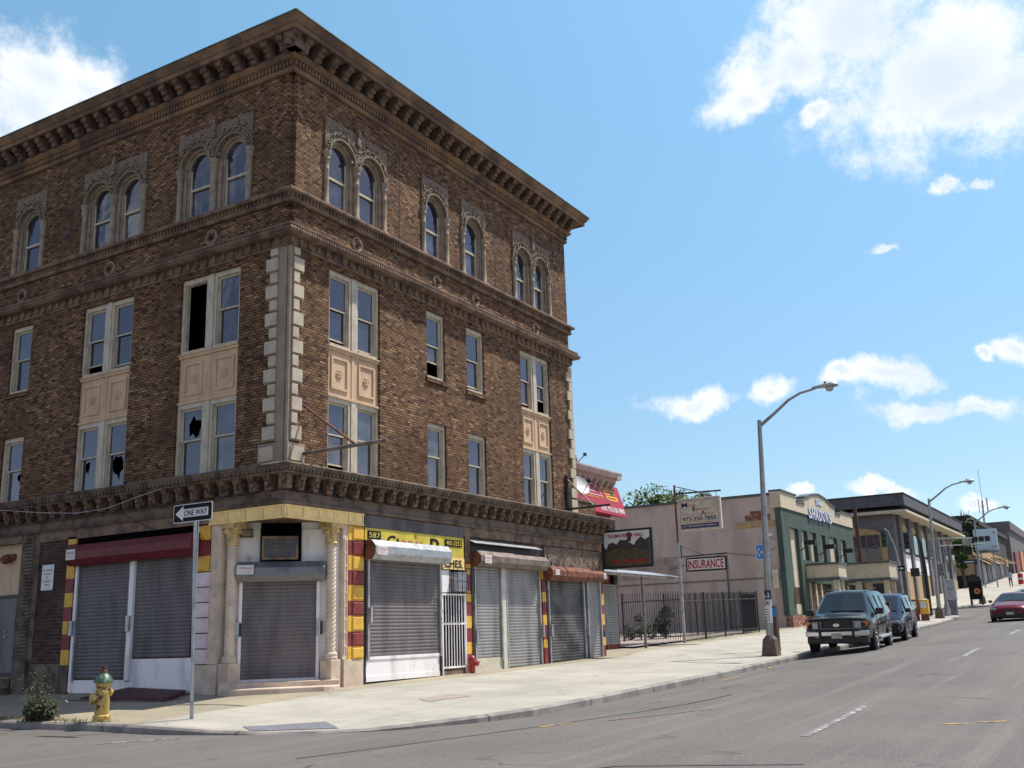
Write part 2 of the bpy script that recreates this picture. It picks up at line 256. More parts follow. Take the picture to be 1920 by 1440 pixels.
def groundmats():
    mt, t, b = base('asphalt'); g = N(t, 'ShaderNodeNewGeometry'); P = g.outputs['Position']
    c = mixrgb(t, ramp(t, noise(t, P, .25, 5), .35, .7), (.133, .123, .109), (.102, .095, .086))
    mp = N(t, 'ShaderNodeMapping'); mp.inputs['Scale'].default_value = (.05, .9, 1); L(t, P, mp.inputs['Vector'])
    c = mixrgb(t, mth(t, 'MULTIPLY', ramp(t, noise(t, mp.outputs[0], 1.3, 5), .48, .7), .35), c, (.18, .168, .15))
    c = mixrgb(t, mth(t, 'MULTIPLY', ramp(t, noise(t, P, .9, 8, .75), .56, .74), .35), c, (.075, .07, .068))
    mp2 = N(t, 'ShaderNodeMapping'); mp2.inputs['Rotation'].default_value = (0, 0, rad(-14)); mp2.inputs['Scale'].default_value = (.03, 1.4, 1); L(t, P, mp2.inputs['Vector'])
    c = mixrgb(t, mth(t, 'MULTIPLY', ramp(t, noise(t, mp2.outputs[0], 1.6, 4), .56, .68), .4), c, (.2, .185, .165))
    sp = noise(t, P, 45, 3, .7)
    c = mixrgb(t, mth(t, 'MULTIPLY', ramp(t, sp, .5, .68), .6), c, (.27, .25, .225))
    c = mixrgb(t, mth(t, 'MULTIPLY', ramp(t, sp, .45, .3), .6), c, (.045, .043, .042))
    vo = N(t, 'ShaderNodeTexVoronoi', feature='DISTANCE_TO_EDGE'); vo.inputs['Scale'].default_value = .28
    wv = N(t, 'ShaderNodeVectorMath', operation='ADD'); nn = N(t, 'ShaderNodeTexNoise'); nn.inputs['Scale'].default_value = 1.2; nn.inputs['Detail'].default_value = 6; L(t, P, nn.inputs['Vector'])
    L(t, P, wv.inputs[0]); L(t, nn.outputs['Color'], wv.inputs[1]); L(t, wv.outputs[0], vo.inputs['Vector'])
    ck = mth(t, 'MULTIPLY', ramp(t, vo.outputs['Distance'], .012, .004), ramp(t, noise(t, P, .35, 3), .5, .62))
    c = mixrgb(t, mth(t, 'MULTIPLY', ck, .75), c, (.04, .04, .04))
    L(t, c, b.inputs['Base Color']); b.inputs['Roughness'].default_value = .88; b.inputs['Specular IOR Level'].default_value = .3
    bump(t, b, sp, .6, .012); M['asphalt'] = mt
    mt, t, b = base('pavement_concrete'); g = N(t, 'ShaderNodeNewGeometry'); P = g.outputs['Position']; s = N(t, 'ShaderNodeSeparateXYZ'); L(t, P, s.inputs[0])
    wob = mth(t, 'MULTIPLY_ADD', noise(t, P, 1.5, 3), .08, -.04)
    X = mth(t, 'ADD', s.outputs[0], wob); Y = mth(t, 'ADD', s.outputs[1], wob)
    c = mixrgb(t, ramp(t, noise(t, P, .6, 6), .35, .7), (.41, .39, .32), (.32, .305, .255))
    old = mth(t, 'MULTIPLY', mth(t, 'GREATER_THAN', Y, -.75), mth(t, 'LESS_THAN', X, 60))
    c = mixrgb(t, old, c, mixrgb(t, ramp(t, noise(t, P, 1.1, 6), .35, .7), (.33, .285, .185), (.26, .23, .165)))
    cv = N(t, 'ShaderNodeCombineXYZ'); L(t, mth(t, 'FLOOR', mth(t, 'MULTIPLY_ADD', X, 1/1.85, .8)), cv.inputs[0]); L(t, mth(t, 'FLOOR', mth(t, 'MULTIPLY_ADD', Y, 1/1.85, .905)), cv.inputs[1])
    wn = N(t, 'ShaderNodeTexWhiteNoise', noise_dimensions='2D'); L(t, cv.outputs[0], wn.inputs['Vector'])
    hv = N(t, 'ShaderNodeHueSaturation'); L(t, c, hv.inputs['Color']); L(t, mth(t, 'MULTIPLY_ADD', wn.outputs['Value'], .14, .92), hv.inputs['Value']); c = hv.outputs[0]
    c = mixrgb(t, mth(t, 'MULTIPLY', ramp(t, noise(t, P, 1.7, 7, .72), .5, .72), .5), c, (.25, .225, .18))
    def joint(v, per, off, w):
        fr = mth(t, 'FRACT', mth(t, 'MULTIPLY_ADD', v, 1/per, off)); d = mth(t, 'ABSOLUTE', mth(t, 'SUBTRACT', fr, .5))
        return mth(t, 'GREATER_THAN', d, .5-w/per)
    jn = mth(t, 'MAXIMUM', joint(X, 1.85, .3, .012), joint(Y, 1.85, .405, .012))
    jn = mth(t, 'MULTIPLY', jn, ramp(t, noise(t, P, .9, 2), .3, .42))
    c = mixrgb(t, mth(t, 'MULTIPLY', jn, .7), c, (.16, .14, .11))
    vo = N(t, 'ShaderNodeTexVoronoi', feature='DISTANCE_TO_EDGE'); vo.inputs['Scale'].default_value = .33; nn = N(t, 'ShaderNodeTexNoise'); nn.inputs['Scale'].default_value = 1; nn.inputs['Detail'].default_value = 5; L(t, P, nn.inputs['Vector'])
    wv = N(t, 'ShaderNodeVectorMath', operation='ADD'); L(t, P, wv.inputs[0]); L(t, nn.outputs['Color'], wv.inputs[1]); L(t, wv.outputs[0], vo.inputs['Vector'])
    c = mixrgb(t, mth(t, 'MULTIPLY', mth(t, 'MULTIPLY', ramp(t, vo.outputs['Distance'], .01, .003), ramp(t, noise(t, P, .5, 2), .5, .58)), .5), c, (.2, .17, .13))
    sp = noise(t, P, 60, 2)
    c = mixrgb(t, mth(t, 'MULTIPLY', ramp(t, noise(t, P, 7, 2, .5), .66, .72), .5), c, (.3, .27, .22))
    c = mixrgb(t, mth(t, 'MULTIPLY', sp, .12), c, (.3, .28, .24))
    L(t, c, b.inputs['Base Color']); b.inputs['Roughness'].default_value = .9; bump(t, b, sp, .2, .01); M['conc'] = mt
    mt, t, b = base('kerb_concrete'); g = N(t, 'ShaderNodeNewGeometry'); P = g.outputs['Position']; s = N(t, 'ShaderNodeSeparateXYZ'); L(t, P, s.inputs[0])
    c = mixrgb(t, ramp(t, noise(t, P, 1.6, 6), .35, .65), (.33, .3, .26), (.19, .172, .155))
    fr = mth(t, 'FRACT', mth(t, 'MULTIPLY_ADD', mth(t, 'ADD', s.outputs[0], mth(t, 'MULTIPLY', s.outputs[1], 1.0)), 1/3.05, .4)); d = mth(t, 'ABSOLUTE', mth(t, 'SUBTRACT', fr, .5))
    c = mixrgb(t, mth(t, 'MULTIPLY', mth(t, 'GREATER_THAN', d, .494), .8), c, (.05, .04, .035))
    L(t, c, b.inputs['Base Color']); b.inputs['Roughness'].default_value = .9; M['kerb'] = mt
groundmats()
M['earth'] = pm('bare_earth', (.16, .14, .09), .95, (.08, .1, .04), .5)
M['roadwhite'] = pm('worn_white_road_paint', (.42, .41, .38), .8, (.14, .135, .13), 7, lo=.38, hi=.56)
M['roadyellow'] = pm('worn_orange_road_paint', (.5, .3, .08), .8, (.17, .15, .12), 9, lo=.45, hi=.65)
M['roadred'] = pm('faint_red_road_paint', (.3, .14, .12), .8, (.14, .13, .125), 9, lo=.4, hi=.55)

# ------------------------------------------------------------------ mesh helpers
class MB:
    def __init__(s): s.v = []; s.f = []; s.m = []
    def add(s, vs, fs, m=0):
        o = len(s.v); s.v += [tuple(v) for v in vs]; s.f += [tuple(i+o for i in f) for f in fs]; s.m += [m]*len(fs)
    def box(s, a, b, m=0, T=None):
        x0, y0, z0 = a; x1, y1, z1 = b
        vs = [(x0, y0, z0), (x1, y0, z0), (x1, y1, z0), (x0, y1, z0), (x0, y0, z1), (x1, y0, z1), (x1, y1, z1), (x0, y1, z1)]
        if T: vs = [T(*v) for v in vs]
        s.add(vs, [(0, 3, 2, 1), (4, 5, 6, 7), (0, 1, 5, 4), (1, 2, 6, 5), (2, 3, 7, 6), (3, 0, 4, 7)], m)
    def prism(s, pts, f0, m=0):
        # pts: list of 2D; f0(p, k) -> 3D for k=0,1
        n = len(pts); vs = [f0(p, 0) for p in pts]+[f0(p, 1) for p in pts]
        s.add(vs, [tuple(range(n-1, -1, -1)), tuple(range(n, 2*n))]+[(i, (i+1) % n, n+(i+1) % n, n+i) for i in range(n)], m)
    def quad(s, a, b, c, d, m=0): s.add([a, b, c, d], [(0, 1, 2, 3)], m)
    def tube(s, pts, r, n=10, m=0, cap=True):
        pts = [Vector(p) for p in pts]; rs = r if isinstance(r, (list, tuple)) else [r]*len(pts)
        vs = []; prev = None
        for i, p in enumerate(pts):
            d = (pts[min(i+1, len(pts)-1)]-pts[max(i-1, 0)]).normalized()
            a = Vector((0, 0, 1)) if abs(d.z) < .95 else Vector((1, 0, 0))
            if prev is not None: a = prev
            u = (a-d*a.dot(d)).normalized(); w = d.cross(u); prev = u
            for k in range(n):
                an = 2*PI*k/n; vs.append(p+(u*math.cos(an)+w*math.sin(an))*rs[i])
        fs = [(i*n+k, i*n+(k+1) % n, (i+1)*n+(k+1) % n, (i+1)*n+k) for i in range(len(pts)-1) for k in range(n)]
        if cap: fs += [tuple(range(n-1, -1, -1)), tuple(range((len(pts)-1)*n, len(pts)*n))]
        s.add(vs, fs, m)
    def lathe(s, prof, c, n=20, m=0, ax=None):
        c = Vector(c); ax = Vector(ax or (0, 0, 1)).normalized(); a = Vector((1, 0, 0)) if abs(ax.x) < .9 else Vector((0, 1, 0))
        u = (a-ax*a.dot(ax)).normalized(); w = ax.cross(u)
        vs = [c+ax*h+(u*math.cos(2*PI*k/n)+w*math.sin(2*PI*k/n))*r for r, h in prof for k in range(n)]
        fs = [(i*n+k, i*n+(k+1) % n, (i+1)*n+(k+1) % n, (i+1)*n+k) for i in range(len(prof)-1) for k in range(n)]
        fs += [tuple(range(n-1, -1, -1)), tuple(range((len(prof)-1)*n, len(prof)*n))]
        s.add(vs, fs, m)
    def build(s, name, mats, parent=None, smooth=False, bevel=0, recalc=True):
        if not isinstance(mats, (list, tuple)): mats = [mats]
        me = bpy.data.meshes.new(name); me.from_pydata(s.v, [], s.f)
        for q in mats: me.materials.append(M[q] if isinstance(q, str) else q)
        me.polygons.foreach_set('material_index', s.m)
        if recalc:
            bm = bmesh.new(); bm.from_mesh(me); bmesh.ops.recalc_face_normals(bm, faces=bm.faces[:]); bm.to_mesh(me); bm.free()
        if smooth:
            me.polygons.foreach_set('use_smooth', [True]*len(me.polygons))
            try: me.set_sharp_from_angle(angle=rad(38))
            except Exception: pass
        me.update()
        o = bpy.data.objects.new(name, me); COL.objects.link(o)
        if parent is not None:
            o.parent = parent
            q = parent; off = Vector()
            while True:
                off += Vector(q.location)
                if q.parent is None: break
                q = q.parent
            if not q.get('local'): me.transform(Matrix.Translation(-off))
        if bevel:
            md = o.modifiers.new('bevel', 'BEVEL'); md.width = bevel; md.segments = 2; md.limit_method = 'ANGLE'; md.angle_limit = rad(35)
        return o
def thing(name, label, cat, loc=(0, 0, 0), group=None, local=False, rz=0):
    o = bpy.data.objects.new(name, None); COL.objects.link(o); o.location = loc; o.rotation_euler = (0, 0, rz); o.empty_display_size = .3
    o['label'] = label; o['category'] = cat
    if local: o['local'] = 1
    if group: o['group'] = group
    return o
def tag(o, label, cat, group=None):
    o['label'] = label; o['category'] = cat
    if group: o['group'] = group
    return o
def kind(o, k): o['kind'] = k; return o
def copy_tree(o, parent=None):
    c = o.copy(); COL.objects.link(c); c.parent = parent
    for ch in o.children: copy_tree(ch, c)
    return c
TR = lambda s, d, z: (s, -d, z)        # right facade (faces -y)
TL = lambda s, d, z: (-d, s, z)        # left facade (faces -x)
def text(s, org, X, Y, h, mat, parent, width=None, name='lettering', ext=.006, align='LEFT', bold=0, shear=0):
    cu = bpy.data.curves.new(name, 'FONT'); cu.body = s; cu.extrude = 0; cu.offset = bold; cu.shear = shear; cu.resolution_u = 3
    tmp = bpy.data.objects.new('tmp', cu); COL.objects.link(tmp); bpy.context.view_layer.update()
    me = bpy.data.meshes.new_from_object(tmp.evaluated_get(bpy.context.evaluated_depsgraph_get())); bpy.data.objects.remove(tmp)
    if not len(me.vertices): return None
    xs = [v.co.x for v in me.vertices]; ys = [v.co.y for v in me.vertices]
    x0, x1, y0, y1 = min(xs), max(xs), min(ys), max(ys); sy = h/(y1-y0); sx = (width/(x1-x0)) if width else sy
    X = Vector(X).normalized(); Y = Vector(Y).normalized(); Z = X.cross(Y); org = Vector(org)
    w = (x1-x0)*sx; off = {'LEFT': 0, 'CENTER': -w/2}[align]
    mb = MB(); vs = []
    for v in me.vertices: vs.append(org+X*((v.co.x-x0)*sx+off)+Y*((v.co.y-y0)*sy)+Z*ext)
    mb.add(vs, [tuple(p.vertices) for p in me.polygons]); bpy.data.meshes.remove(me)
    # thickness: skirt back
    bm = None
    return mb.build(name, mat, parent, recalc=False)
def interp(tab, x):
    if x <= tab[0][0]: return tab[0][1]
    for (a, b), (c, d) in zip(tab, tab[1:]):
        if x <= c: return b+(d-b)*(x-a)/(c-a)
    return tab[-1][1]+(x-tab[-1][0])*.07
EZ = [(-4, 0), (0, .0), (2.5, .03), (6, .1), (9, .16), (12.7, .26), (16.5, .35), (22, .5), (30, .74), (37.7, 1.0), (45, 1.2), (52, 1.52), (58, 1.8), (66, 2.15), (79, 3.1), (93, 3.95), (111, 4.7), (150, 7.4), (250, 13)]
def ez(x): return interp(EZ, x)
def RZ(x, y):
    c = interp([(-8, 0), (-3, .06), (14, .3), (400, .3)], x)
    d = min(max(-6.2-y, 0), 10.6)
    return ez(x)+c*(1-(1-d/5.3)**2)
def frange(a, b, st):
    n = max(1, int(round((b-a)/st))); return [a+(b-a)*i/n for i in range(n+1)]
# ================================================================== GROUND
xs = frange(-70, -20, 6)+frange(-18, 60, 1.5)+frange(64, 110, 3)+frange(120, 420, 12)
ys = frange(-70, -20, 10)+frange(-17, -6.2, .9)+frange(-5, 12, 4)+frange(20, 80, 12)
mb = MB(); ny = len(ys)
mb.add([(x, y, RZ(x, y)) for x in xs for y in ys], [(i*ny+j, (i+1)*ny+j, (i+1)*ny+j+1, i*ny+j+1) for i in range(len(xs)-1) for j in range(ny-1)])
kind(mb.build('road', 'asphalt', smooth=True), 'structure')
mb = MB(); gx = [-900, -300, -120]+frange(-80, 420, 25)+[600, 1200]; gy = [-900, -300, -90, 90, 300, 900]
mb.add([(x, y, ez(min(x, 420))-.25) for x in gx for y in gy], [(i*6+j, (i+1)*6+j, (i+1)*6+j+1, i*6+j+1) for i in range(len(gx)-1) for j in range(5)])
kind(mb.build('ground', 'earth', smooth=True), 'structure')
# kerb line: outer x, y, top z  and the matching inner point of the pavement
KB = [(-4.5, 60, .15, 1, 60, .38), (-4.45, 20, .15, 1, 20, .38), (-4.35, 9, .15, 1, 9, .38), (-4.25, 4, .14, 1, 5, .38), (-4.2, 1.6, .13, 1, 3, .38), (-4.25, 0.3, .13, 1, 2, .38), (-4.45, -1.0, .13, 1, 1.5, .38), (-4.5, -1.7, .12, 1, 1.2, .38), (-4.36, -2.6, .075, 1.05, 1, .38),
      (-4.12, -3.5, .035, 1.1, .95, .385), (-3.8, -4.3, .035, 1.15, .9, .385), (-3.3, -5.0, .05, 1.2, .9, .385), (-2.8, -5.4, .075, 1.3, .9, .39), (-1.6, -5.9, .11, 1.5, .9, .39), (-.3, -6.2, .14, 1.8, .9, .4),
      (2.5, -6.2, .175, 3.2, 1, .43), (6, -6.2, .25, 6, 1, .46), (9, -6.2, .31, 9, 1, .5), (12.7, -6.2, .41, 12.7, 1, .56), (15.6, -6.2, .48, 15.6, 1, .62), (16.5, -6.2, .50, 16.4, 3.4, .84), (19, -6.2, .57, 19, 3.4, .86), (22, -6.2, .655, 22, 3.4, .95),
      (24, -6.2, .71, 24, .4, .92), (30, -6.2, .895, 30, .4, 1.1), (37.7, -6.2, 1.15, 37.7, .6, 1.32), (45, -6.2, 1.35, 45, .6, 1.55), (51.5, -6.2, 1.65, 51.5, .6, 1.85), (54, -5.6, 1.74, 54, .6, 1.93), (55.5, -4, 1.78, 55.6, .6, 1.95)]
KB2 = [(66, 30, 2.3, 69, 30, 2.4), (66, 0, 2.3, 69, 0, 2.4), (66.3, -4, 2.32, 69, -.5, 2.42), (68, -6.0, 2.42, 69.5, .5, 2.5), (72, -6.2, 2.75, 72, .5, 2.85), (79, -6.2, 3.25, 79, .5, 3.35), (93, -6.2, 4.1, 93, .5, 4.2), (111, -6.2, 4.85, 111, .5, 4.95), (150, -6.2, 7.55, 150, .5, 7.65), (250, -6.2, 13.15, 250, .5, 13.3), (400, -6.2, 23.6, 400, .5, 23.8)]
def pavement(K, nm):
    out = []
    for i, k in enumerate(K):
        a = Vector(K[max(i-1, 0)][:2]); b2 = Vector(K[min(i+1, len(K)-1)][:2]); d = (b2-a).normalized(); n = Vector((-d.y, d.x))
        c = Vector(k[:2]); inn = Vector(k[3:5])
        if n.dot(inn-c) < 0: n = -n
        out.append((c, n, k))
    mb = MB(); nn = 11
    for c, n, k in out:
        a = c+n*.17
        for j in range(nn):
            t = j/(nn-1); p = a.lerp(Vector(k[3:5]), t); mb.v.append((p.x, p.y, k[2]+(k[5]-k[2])*(t**.9)))
    for i in range(len(K)-1):
        for j in range(nn-1): mb.f.append((i*nn+j, (i+1)*nn+j, (i+1)*nn+j+1, i*nn+j+1)); mb.m.append(0)
    sv = [Vector(v) for v in mb.v]
    kind(mb.build(nm, 'conc', smooth=True), 'structure')
    kb = MB(); P = [(-.0, -.3), (-.012, -.035), (.02, 0), (.17, .0), (.17, -.3)]
    for c, n, k in out:
        for d, h in P: q = c+n*d; kb.v.append((q.x, q.y, k[2]+h+(0 if d < .1 else .0)))
    m5 = len(P)
    for i in range(len(K)-1):
        for j in range(m5-1): kb.f.append((i*m5+j, (i+1)*m5+j, (i+1)*m5+j+1, i*m5+j+1)); kb.m.append(0)
    kind(kb.build('kerb', 'kerb'), 'structure')
    return out
pv = pavement(KB, 'pavement'); pavement(KB2, 'pavement')
def PZ(x, y):
    # pavement height at (x, y)
    best = None
    for (c, n, k), (c2, n2, k2) in zip(pv, pv[1:]):
        A, B, Cc, D = c+n*.17, c2+n2*.17, Vector(k2[3:5]), Vector(k[3:5])
        for t in [i/12 for i in range(13)]:
            e0 = A.lerp(B, t); e1 = D.lerp(Cc, t); d = e1-e0; u = max(0, min(1, (Vector((x, y))-e0).dot(d)/d.dot(d))); q = e0+d*u
            ds = (q-Vector((x, y))).length
            if best is None or ds < best[0]:
                z0 = k[2]+(k2[2]-k[2])*t; z1 = k[5]+(k2[5]-k[5])*t; best = (ds, z0+(z1-z0)*u**.9)
    return best[1]
mb = MB(); lx = [15.8, 22.3, 24, 37.6]
mb.add([(x, y, z) for x, z in ((18.6, .84), (22.3, .93), (24, .96), (30, 1.12), (37.7, 1.25)) for y in (.38, 3.3, 10, 40)], [(i*4+j, (i+1)*4+j, (i+1)*4+j+1, i*4+j+1) for i in range(4) for j in range(3)])
kind(mb.build('lot_paving', 'lotpink'), 'structure')
# decals on road
def strip(nm, pts, w, mat, zf=RZ, dz=.006, seg=6):
    mb = MB(); P = [Vector(p) for p in pts]; Q = []
    for a, b2 in zip(P, P[1:]):
        for i in range(seg): Q.append(a.lerp(b2, i/seg))
    Q.append(P[-1])
    for i, q in enumerate(Q):
        d = (Q[min(i+1, len(Q)-1)]-Q[max(i-1, 0)]).normalized(); n = Vector((-d.y, d.x))*w/2
        for s2 in (1, -1):
            p = q+n*s2; mb.v.append((p.x, p.y, zf(p.x, p.y)+dz))
    for i in range(len(Q)-1): mb.f.append((2*i, 2*i+2, 2*i+3, 2*i+1)); mb.m.append(0)
    return kind(mb.build(nm, mat), 'structure')
for a, b2 in (((-3.2, -11.75), (.9, -11.6)), ((11.9, -11.6), (15.2, -11.55)), ((24, -11.5), (27.5, -11.5)), ((36, -11.5), (39, -11.5)), ((48, -11.5), (51, -11.5))):
    strip('lane_marking', (a, b2), .11, 'roadwhite')
for a, b2 in (((-2.5, -7.56), (-1.67, -7.65)), ((7.7, -6.8), (9.04, -6.78)), ((-1.5, -13.1), (-1.3, -13.4)), ((-1.15, -13.5), (-.9, -13.8)), ((14.5, -7), (15.6, -7))):
    strip('orange_paint_mark', (a, b2), .09, 'roadyellow')
strip('red_paint_mark', ((-1.4, -8.2), (.5, -9.2)), .1, 'roadred')
strip('stop_line', ((-5.9, -1.9), (-4.85, -2.5)), .1, 'roadwhite')
def patch(nm, pts, mat, dz=.006):
    mb = MB(); mb.add([(x, y, 0) for x, y in pts], [tuple(range(len(pts)))])
    bm = bmesh.new(); me = bpy.data.meshes.new(nm); me.from_pydata(mb.v, [], mb.f); bm.from_mesh(me)
    bmesh.ops.triangulate(bm, faces=bm.faces[:]); bmesh.ops.subdivide_edges(bm, edges=bm.edges[:], cuts=3, use_grid_fill=True)
    for v in bm.verts: v.co.z = PZ(v.co.x, v.co.y)+dz
    bm.to_mesh(me); bm.free(); me.materials.append(M[mat]); o = bpy.data.objects.new(nm, me); COL.objects.link(o); return o
o = patch('steel_cover_plate', [(-4.05, -3.2), (-3.78, -2.75), (-2.9, -3.75), (-3.4, -4.45)], 'tacky', .008); tag(o, 'grey steel cover plate set in the pavement at the dropped corner kerb', 'cover plate')
o = patch('utility_cover', [(-.1, -3.85), (.25, -3.35), (1.45, -3.4), (1.2, -3.95)], 'lotpink', .008); tag(o, 'tan patched utility cover in the pale pavement in front of the twisted column', 'utility cover')

# ================================================================== CORNER BUILDING
B = thing('corner_building', 'four storey brown brick corner building with arched top windows and boarded shops below', 'building', (0, 0, .3))
XR, YL, YE = 13.77, 26.0, 10.0
def band(prof, mats, name, left=YL, right=XR, ret=1.5, mi=None, smooth=False, parent=B, extra=()):
    mb = MB(); n = len(prof)
    path = [lambda d: (-d, left), lambda d: (-d, -d), lambda d: (right+d, -d), lambda d: (right+d, ret)]
    for f in path:
        for d, z in prof: x, y = f(d); mb.v.append((x, y, z))
    for i in range(3):
        for j in range(n):
            mb.f.append((i*n+j, i*n+(j+1) % n, (i+1)*n+(j+1) % n, (i+1)*n+j)); mb.m.append(mi[j] if mi else 0)
    mb.f.append(tuple(range(n))); mb.m.append(0); mb.f.append(tuple(range(3*n, 4*n))); mb.m.append(0)
    for (z0, z1, d0, d1, pitch, w, le, ri) in extra:
        for T, e in ((TR, ri+d0), (TL, le)):
            for q in frange(-d0+.05, e-.05, pitch): mb.box((q-w/2, d0-.02, z0), (q+w/2, d1, z1), 0, T)
    return mb.build(name, mats, parent, smooth=smooth)
def wall(T, s0, s1, z0, z1, holes, mat, name, d=0, rev=.24, parent=B, mb=None):
    own = mb is None; mb = mb or MB()
    ss = sorted({s0, s1, *[h[0] for h in holes], *[h[1] for h in holes]}); zz = sorted({z0, z1, *[h[2] for h in holes], *[h[3] for h in holes]})
    for a, b2 in zip(ss, ss[1:]):
        for c, e in zip(zz, zz[1:]):
            ms, mz = (a+b2)/2, (c+e)/2
            if any(h[0] < ms < h[1] and h[2] < mz < h[3] for h in holes): continue
            mb.quad(T(a, d, c), T(b2, d, c), T(b2, d, e), T(a, d, e))
    for h in holes:
        a, b2, c, e = h[:4]; q = -rev
        mb.quad(T(a, d, c), T(a, q, c), T(a, q, e), T(a, d, e)); mb.quad(T(b2, d, c), T(b2, q, c), T(b2, q, e), T(b2, d, e))
        mb.quad(T(a, d, c), T(b2, d, c), T(b2, q, c), T(a, q, c)); mb.quad(T(a, d, e), T(b2, d, e), T(b2, q, e), T(a, q, e))
    if own: return mb.build(name, mat, parent, recalc=False)
Z2a, Z2b, Z3a, Z3b = 5.17, 6.98, 8.22, 10.12
# right facade bays: doubles and singles, (s0, s1)
RD = [(1.38, 3.33), (10.41, 12.29)]; RS = [(5.37, 6.25), (7.34, 8.28)]
LD = [(1.55, 3.55), (5.3, 7.25)]; LS = [(9.42, 10.33)]
LD2 = [(12.5, 14.5), (17, 19)]
RA = [(1.12, 3.56, 2), (5.18, 6.46, 1), (7.16, 8.45, 1), (10.12, 12.55, 2)]
LA = [(1.26, 3.83, 2), (5.05, 7.55, 2), (9.2, 10.57, 1), (12.4, 14.9, 2), (17, 19.5, 2)]
ZA0, ZA1 = 11.66, 14.04
def holesfor(D, Sg, A):
    h = [(a, b2, Z2a, Z3b) for a, b2 in D]+[(a, b2, Z2a, Z2b) for a, b2 in Sg]+[(a, b2, Z3a, Z3b) for a, b2 in Sg]
    return h, [(a, b2, ZA0, ZA1) for a, b2, _ in A]
mb = MB(); c = .13
for T, D, Sg, A, end in ((TR, RD, RS, RA, XR), (TL, LD+LD2, LS, LA, YL)):
    h1, h2 = holesfor(D, Sg, A)
    wall(T, c, end, 5.1, 10.35, h1, None, None, mb=mb); wall(T, c, end, 10.35, 15.5, h2, None, None, mb=mb)
# notched corner (small chamfer) and hidden sides
mb.quad((c, 0, 5.1), (c, c, 5.1), (c, c, 15.5), (c, 0, 15.5)); mb.quad((c, c, 5.1), (0, c, 5.1), (0, c, 15.5), (c, c, 15.5))
mb.quad((XR, 0, 5.1), (XR, YE, 5.1), (XR, YE, 15.5), (XR, 0, 15.5)); mb.quad((0, YL, 4), (XR, YL, 4), (XR, YL, 15.5), (0, YL, 15.5)); mb.quad((XR, YE, 5.1), (XR, YL, 5.1), (XR, YL, 15.5), (XR, YE, 15.5))
mb.build('brick_wall', 'brick', B, recalc=False)
for s, T in ((4.19, TR), (9.07, TR), (13.2, TR), (8.33, TL), (11.6, TL)): mb = MB(); mb.box((s-.018, 0, 11.7), (s+.018, .004, 14.65), 0, T); mb.build('wall_joint', 'black', B)
# dark shell inside so that broken panes and open sashes show a void
mb = MB(); mb.box((.6, .6, 4.4), (XR-.5, YL-.6, 15.3)); mb.build('inner_room', 'dark', B)
# --- bands
band([(0, 14.73), (.06, 14.73), (.09, 14.78), (.09, 14.83), (.06, 14.84), (.06, 15.0), (.14, 15.03), (.2, 15.1), (.22, 15.14), (.16, 15.16), (.16, 15.5), (0, 15.5)], 'cornice', 'dentil_course', extra=[(14.855, 14.985, .06, .12, .115, .065, 11.9, XR)])
band([(0, 15.5), (.5, 15.5), (.53, 15.45), (.575, 15.45), (.575, 15.57), (.61, 15.585), (.63, 15.62), (.69, 15.71), (.7, 15.755), (0, 15.9)], 'cornice', 'cornice')
band([(.3, 15.83), (.715, 15.757), (.725, 15.757), (.725, 15.785), (.3, 15.88)], 'copper', 'cornice_cap')
mb = MB(); mb.box((.2, .2, 15.6), (XR-.1, YL-.1, 15.86)); mb.build('roof', 'roof', B)
def modillion(mb, T, s, w, zt, zb, d1, m=0):
    # scrolled bracket with a stepped cap
    pr = [(.16, zb), (.3, zb), (.34, zb+.04), (.33, zb+.09), (.4, zb+.1), (.42, zb+.16), (.5, zb+.18), (d1, zb+.22), (d1, zt), (.16, zt)]
    k = (zt-zb)/.34; pr = [(a, zb+(z-zb)*k) if z != zt else (a, z) for a, z in pr]
    mb.prism(pr, lambda p, q: T(s+(w/2 if q else -w/2), p[0], p[1]), m)
    mb.box((s-w/2-.02, .16, zt-.06), (s+w/2+.02, d1+.03, zt-.002), m, T)
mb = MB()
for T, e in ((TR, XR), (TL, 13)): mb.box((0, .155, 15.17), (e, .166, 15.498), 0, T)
mb.build('sooty_frieze', 'soot', B)  # dark strip paints the shade between the cornice brackets onto the wall
for T, e in ((TR, 27), (TL, 25)):
    mb = MB(); modillion(mb, T, 0, .19, 15.498, 15.12, .52); b0 = mb.build('cornice_bracket', 'bracket', B); l0 = b0.location.copy()
    for i in range(e+1):
        o = b0 if i == 0 else b0.copy()
        if i: COL.objects.link(o)
        o.location = l0+Vector(T(.02+i*(.505 if e == 27 else .51), 0, 0))
mb = MB(); modillion(mb, TR, -.42, .22, 15.498, 15.14, .5); 
for T in (TR, TL): mb.box((-.38, -.1, 15.1), (-.1, .4, 15.49), 0, T)
mb.build('corner_bracket', 'bracket', B)
# sill band
band([(0, 11.37), (.07, 11.37), (.1, 11.41), (.1, 11.45), (.07, 11.46), (.07, 11.56), (.17, 11.57), (.19, 11.6), (.19, 11.65), (.15, 11.68), (0, 11.68)], 'stone', 'sill_course', extra=[(11.462, 11.558, .07, .105, .12, .05, 11.9, XR)])
# belt with rope roll
band([(0, 10.26), (.05, 10.26), (.07, 10.3), (.05, 10.31), (.05, 10.5), (.12, 10.51), (.2, 10.49), (.27, 10.52), (.3, 10.58), (.28, 10.63), (.22, 10.66), (.2, 10.67), (.24, 10.7), (.24, 10.74), (.1, 10.78), (0, 10.78)], 'stone', 'rope_belt', extra=[(10.315, 10.498, .05, .1, .3, .1, 11.9, XR), (10.545, 10.625, .1, .31, .085, .05, 11.9, XR+.2)])
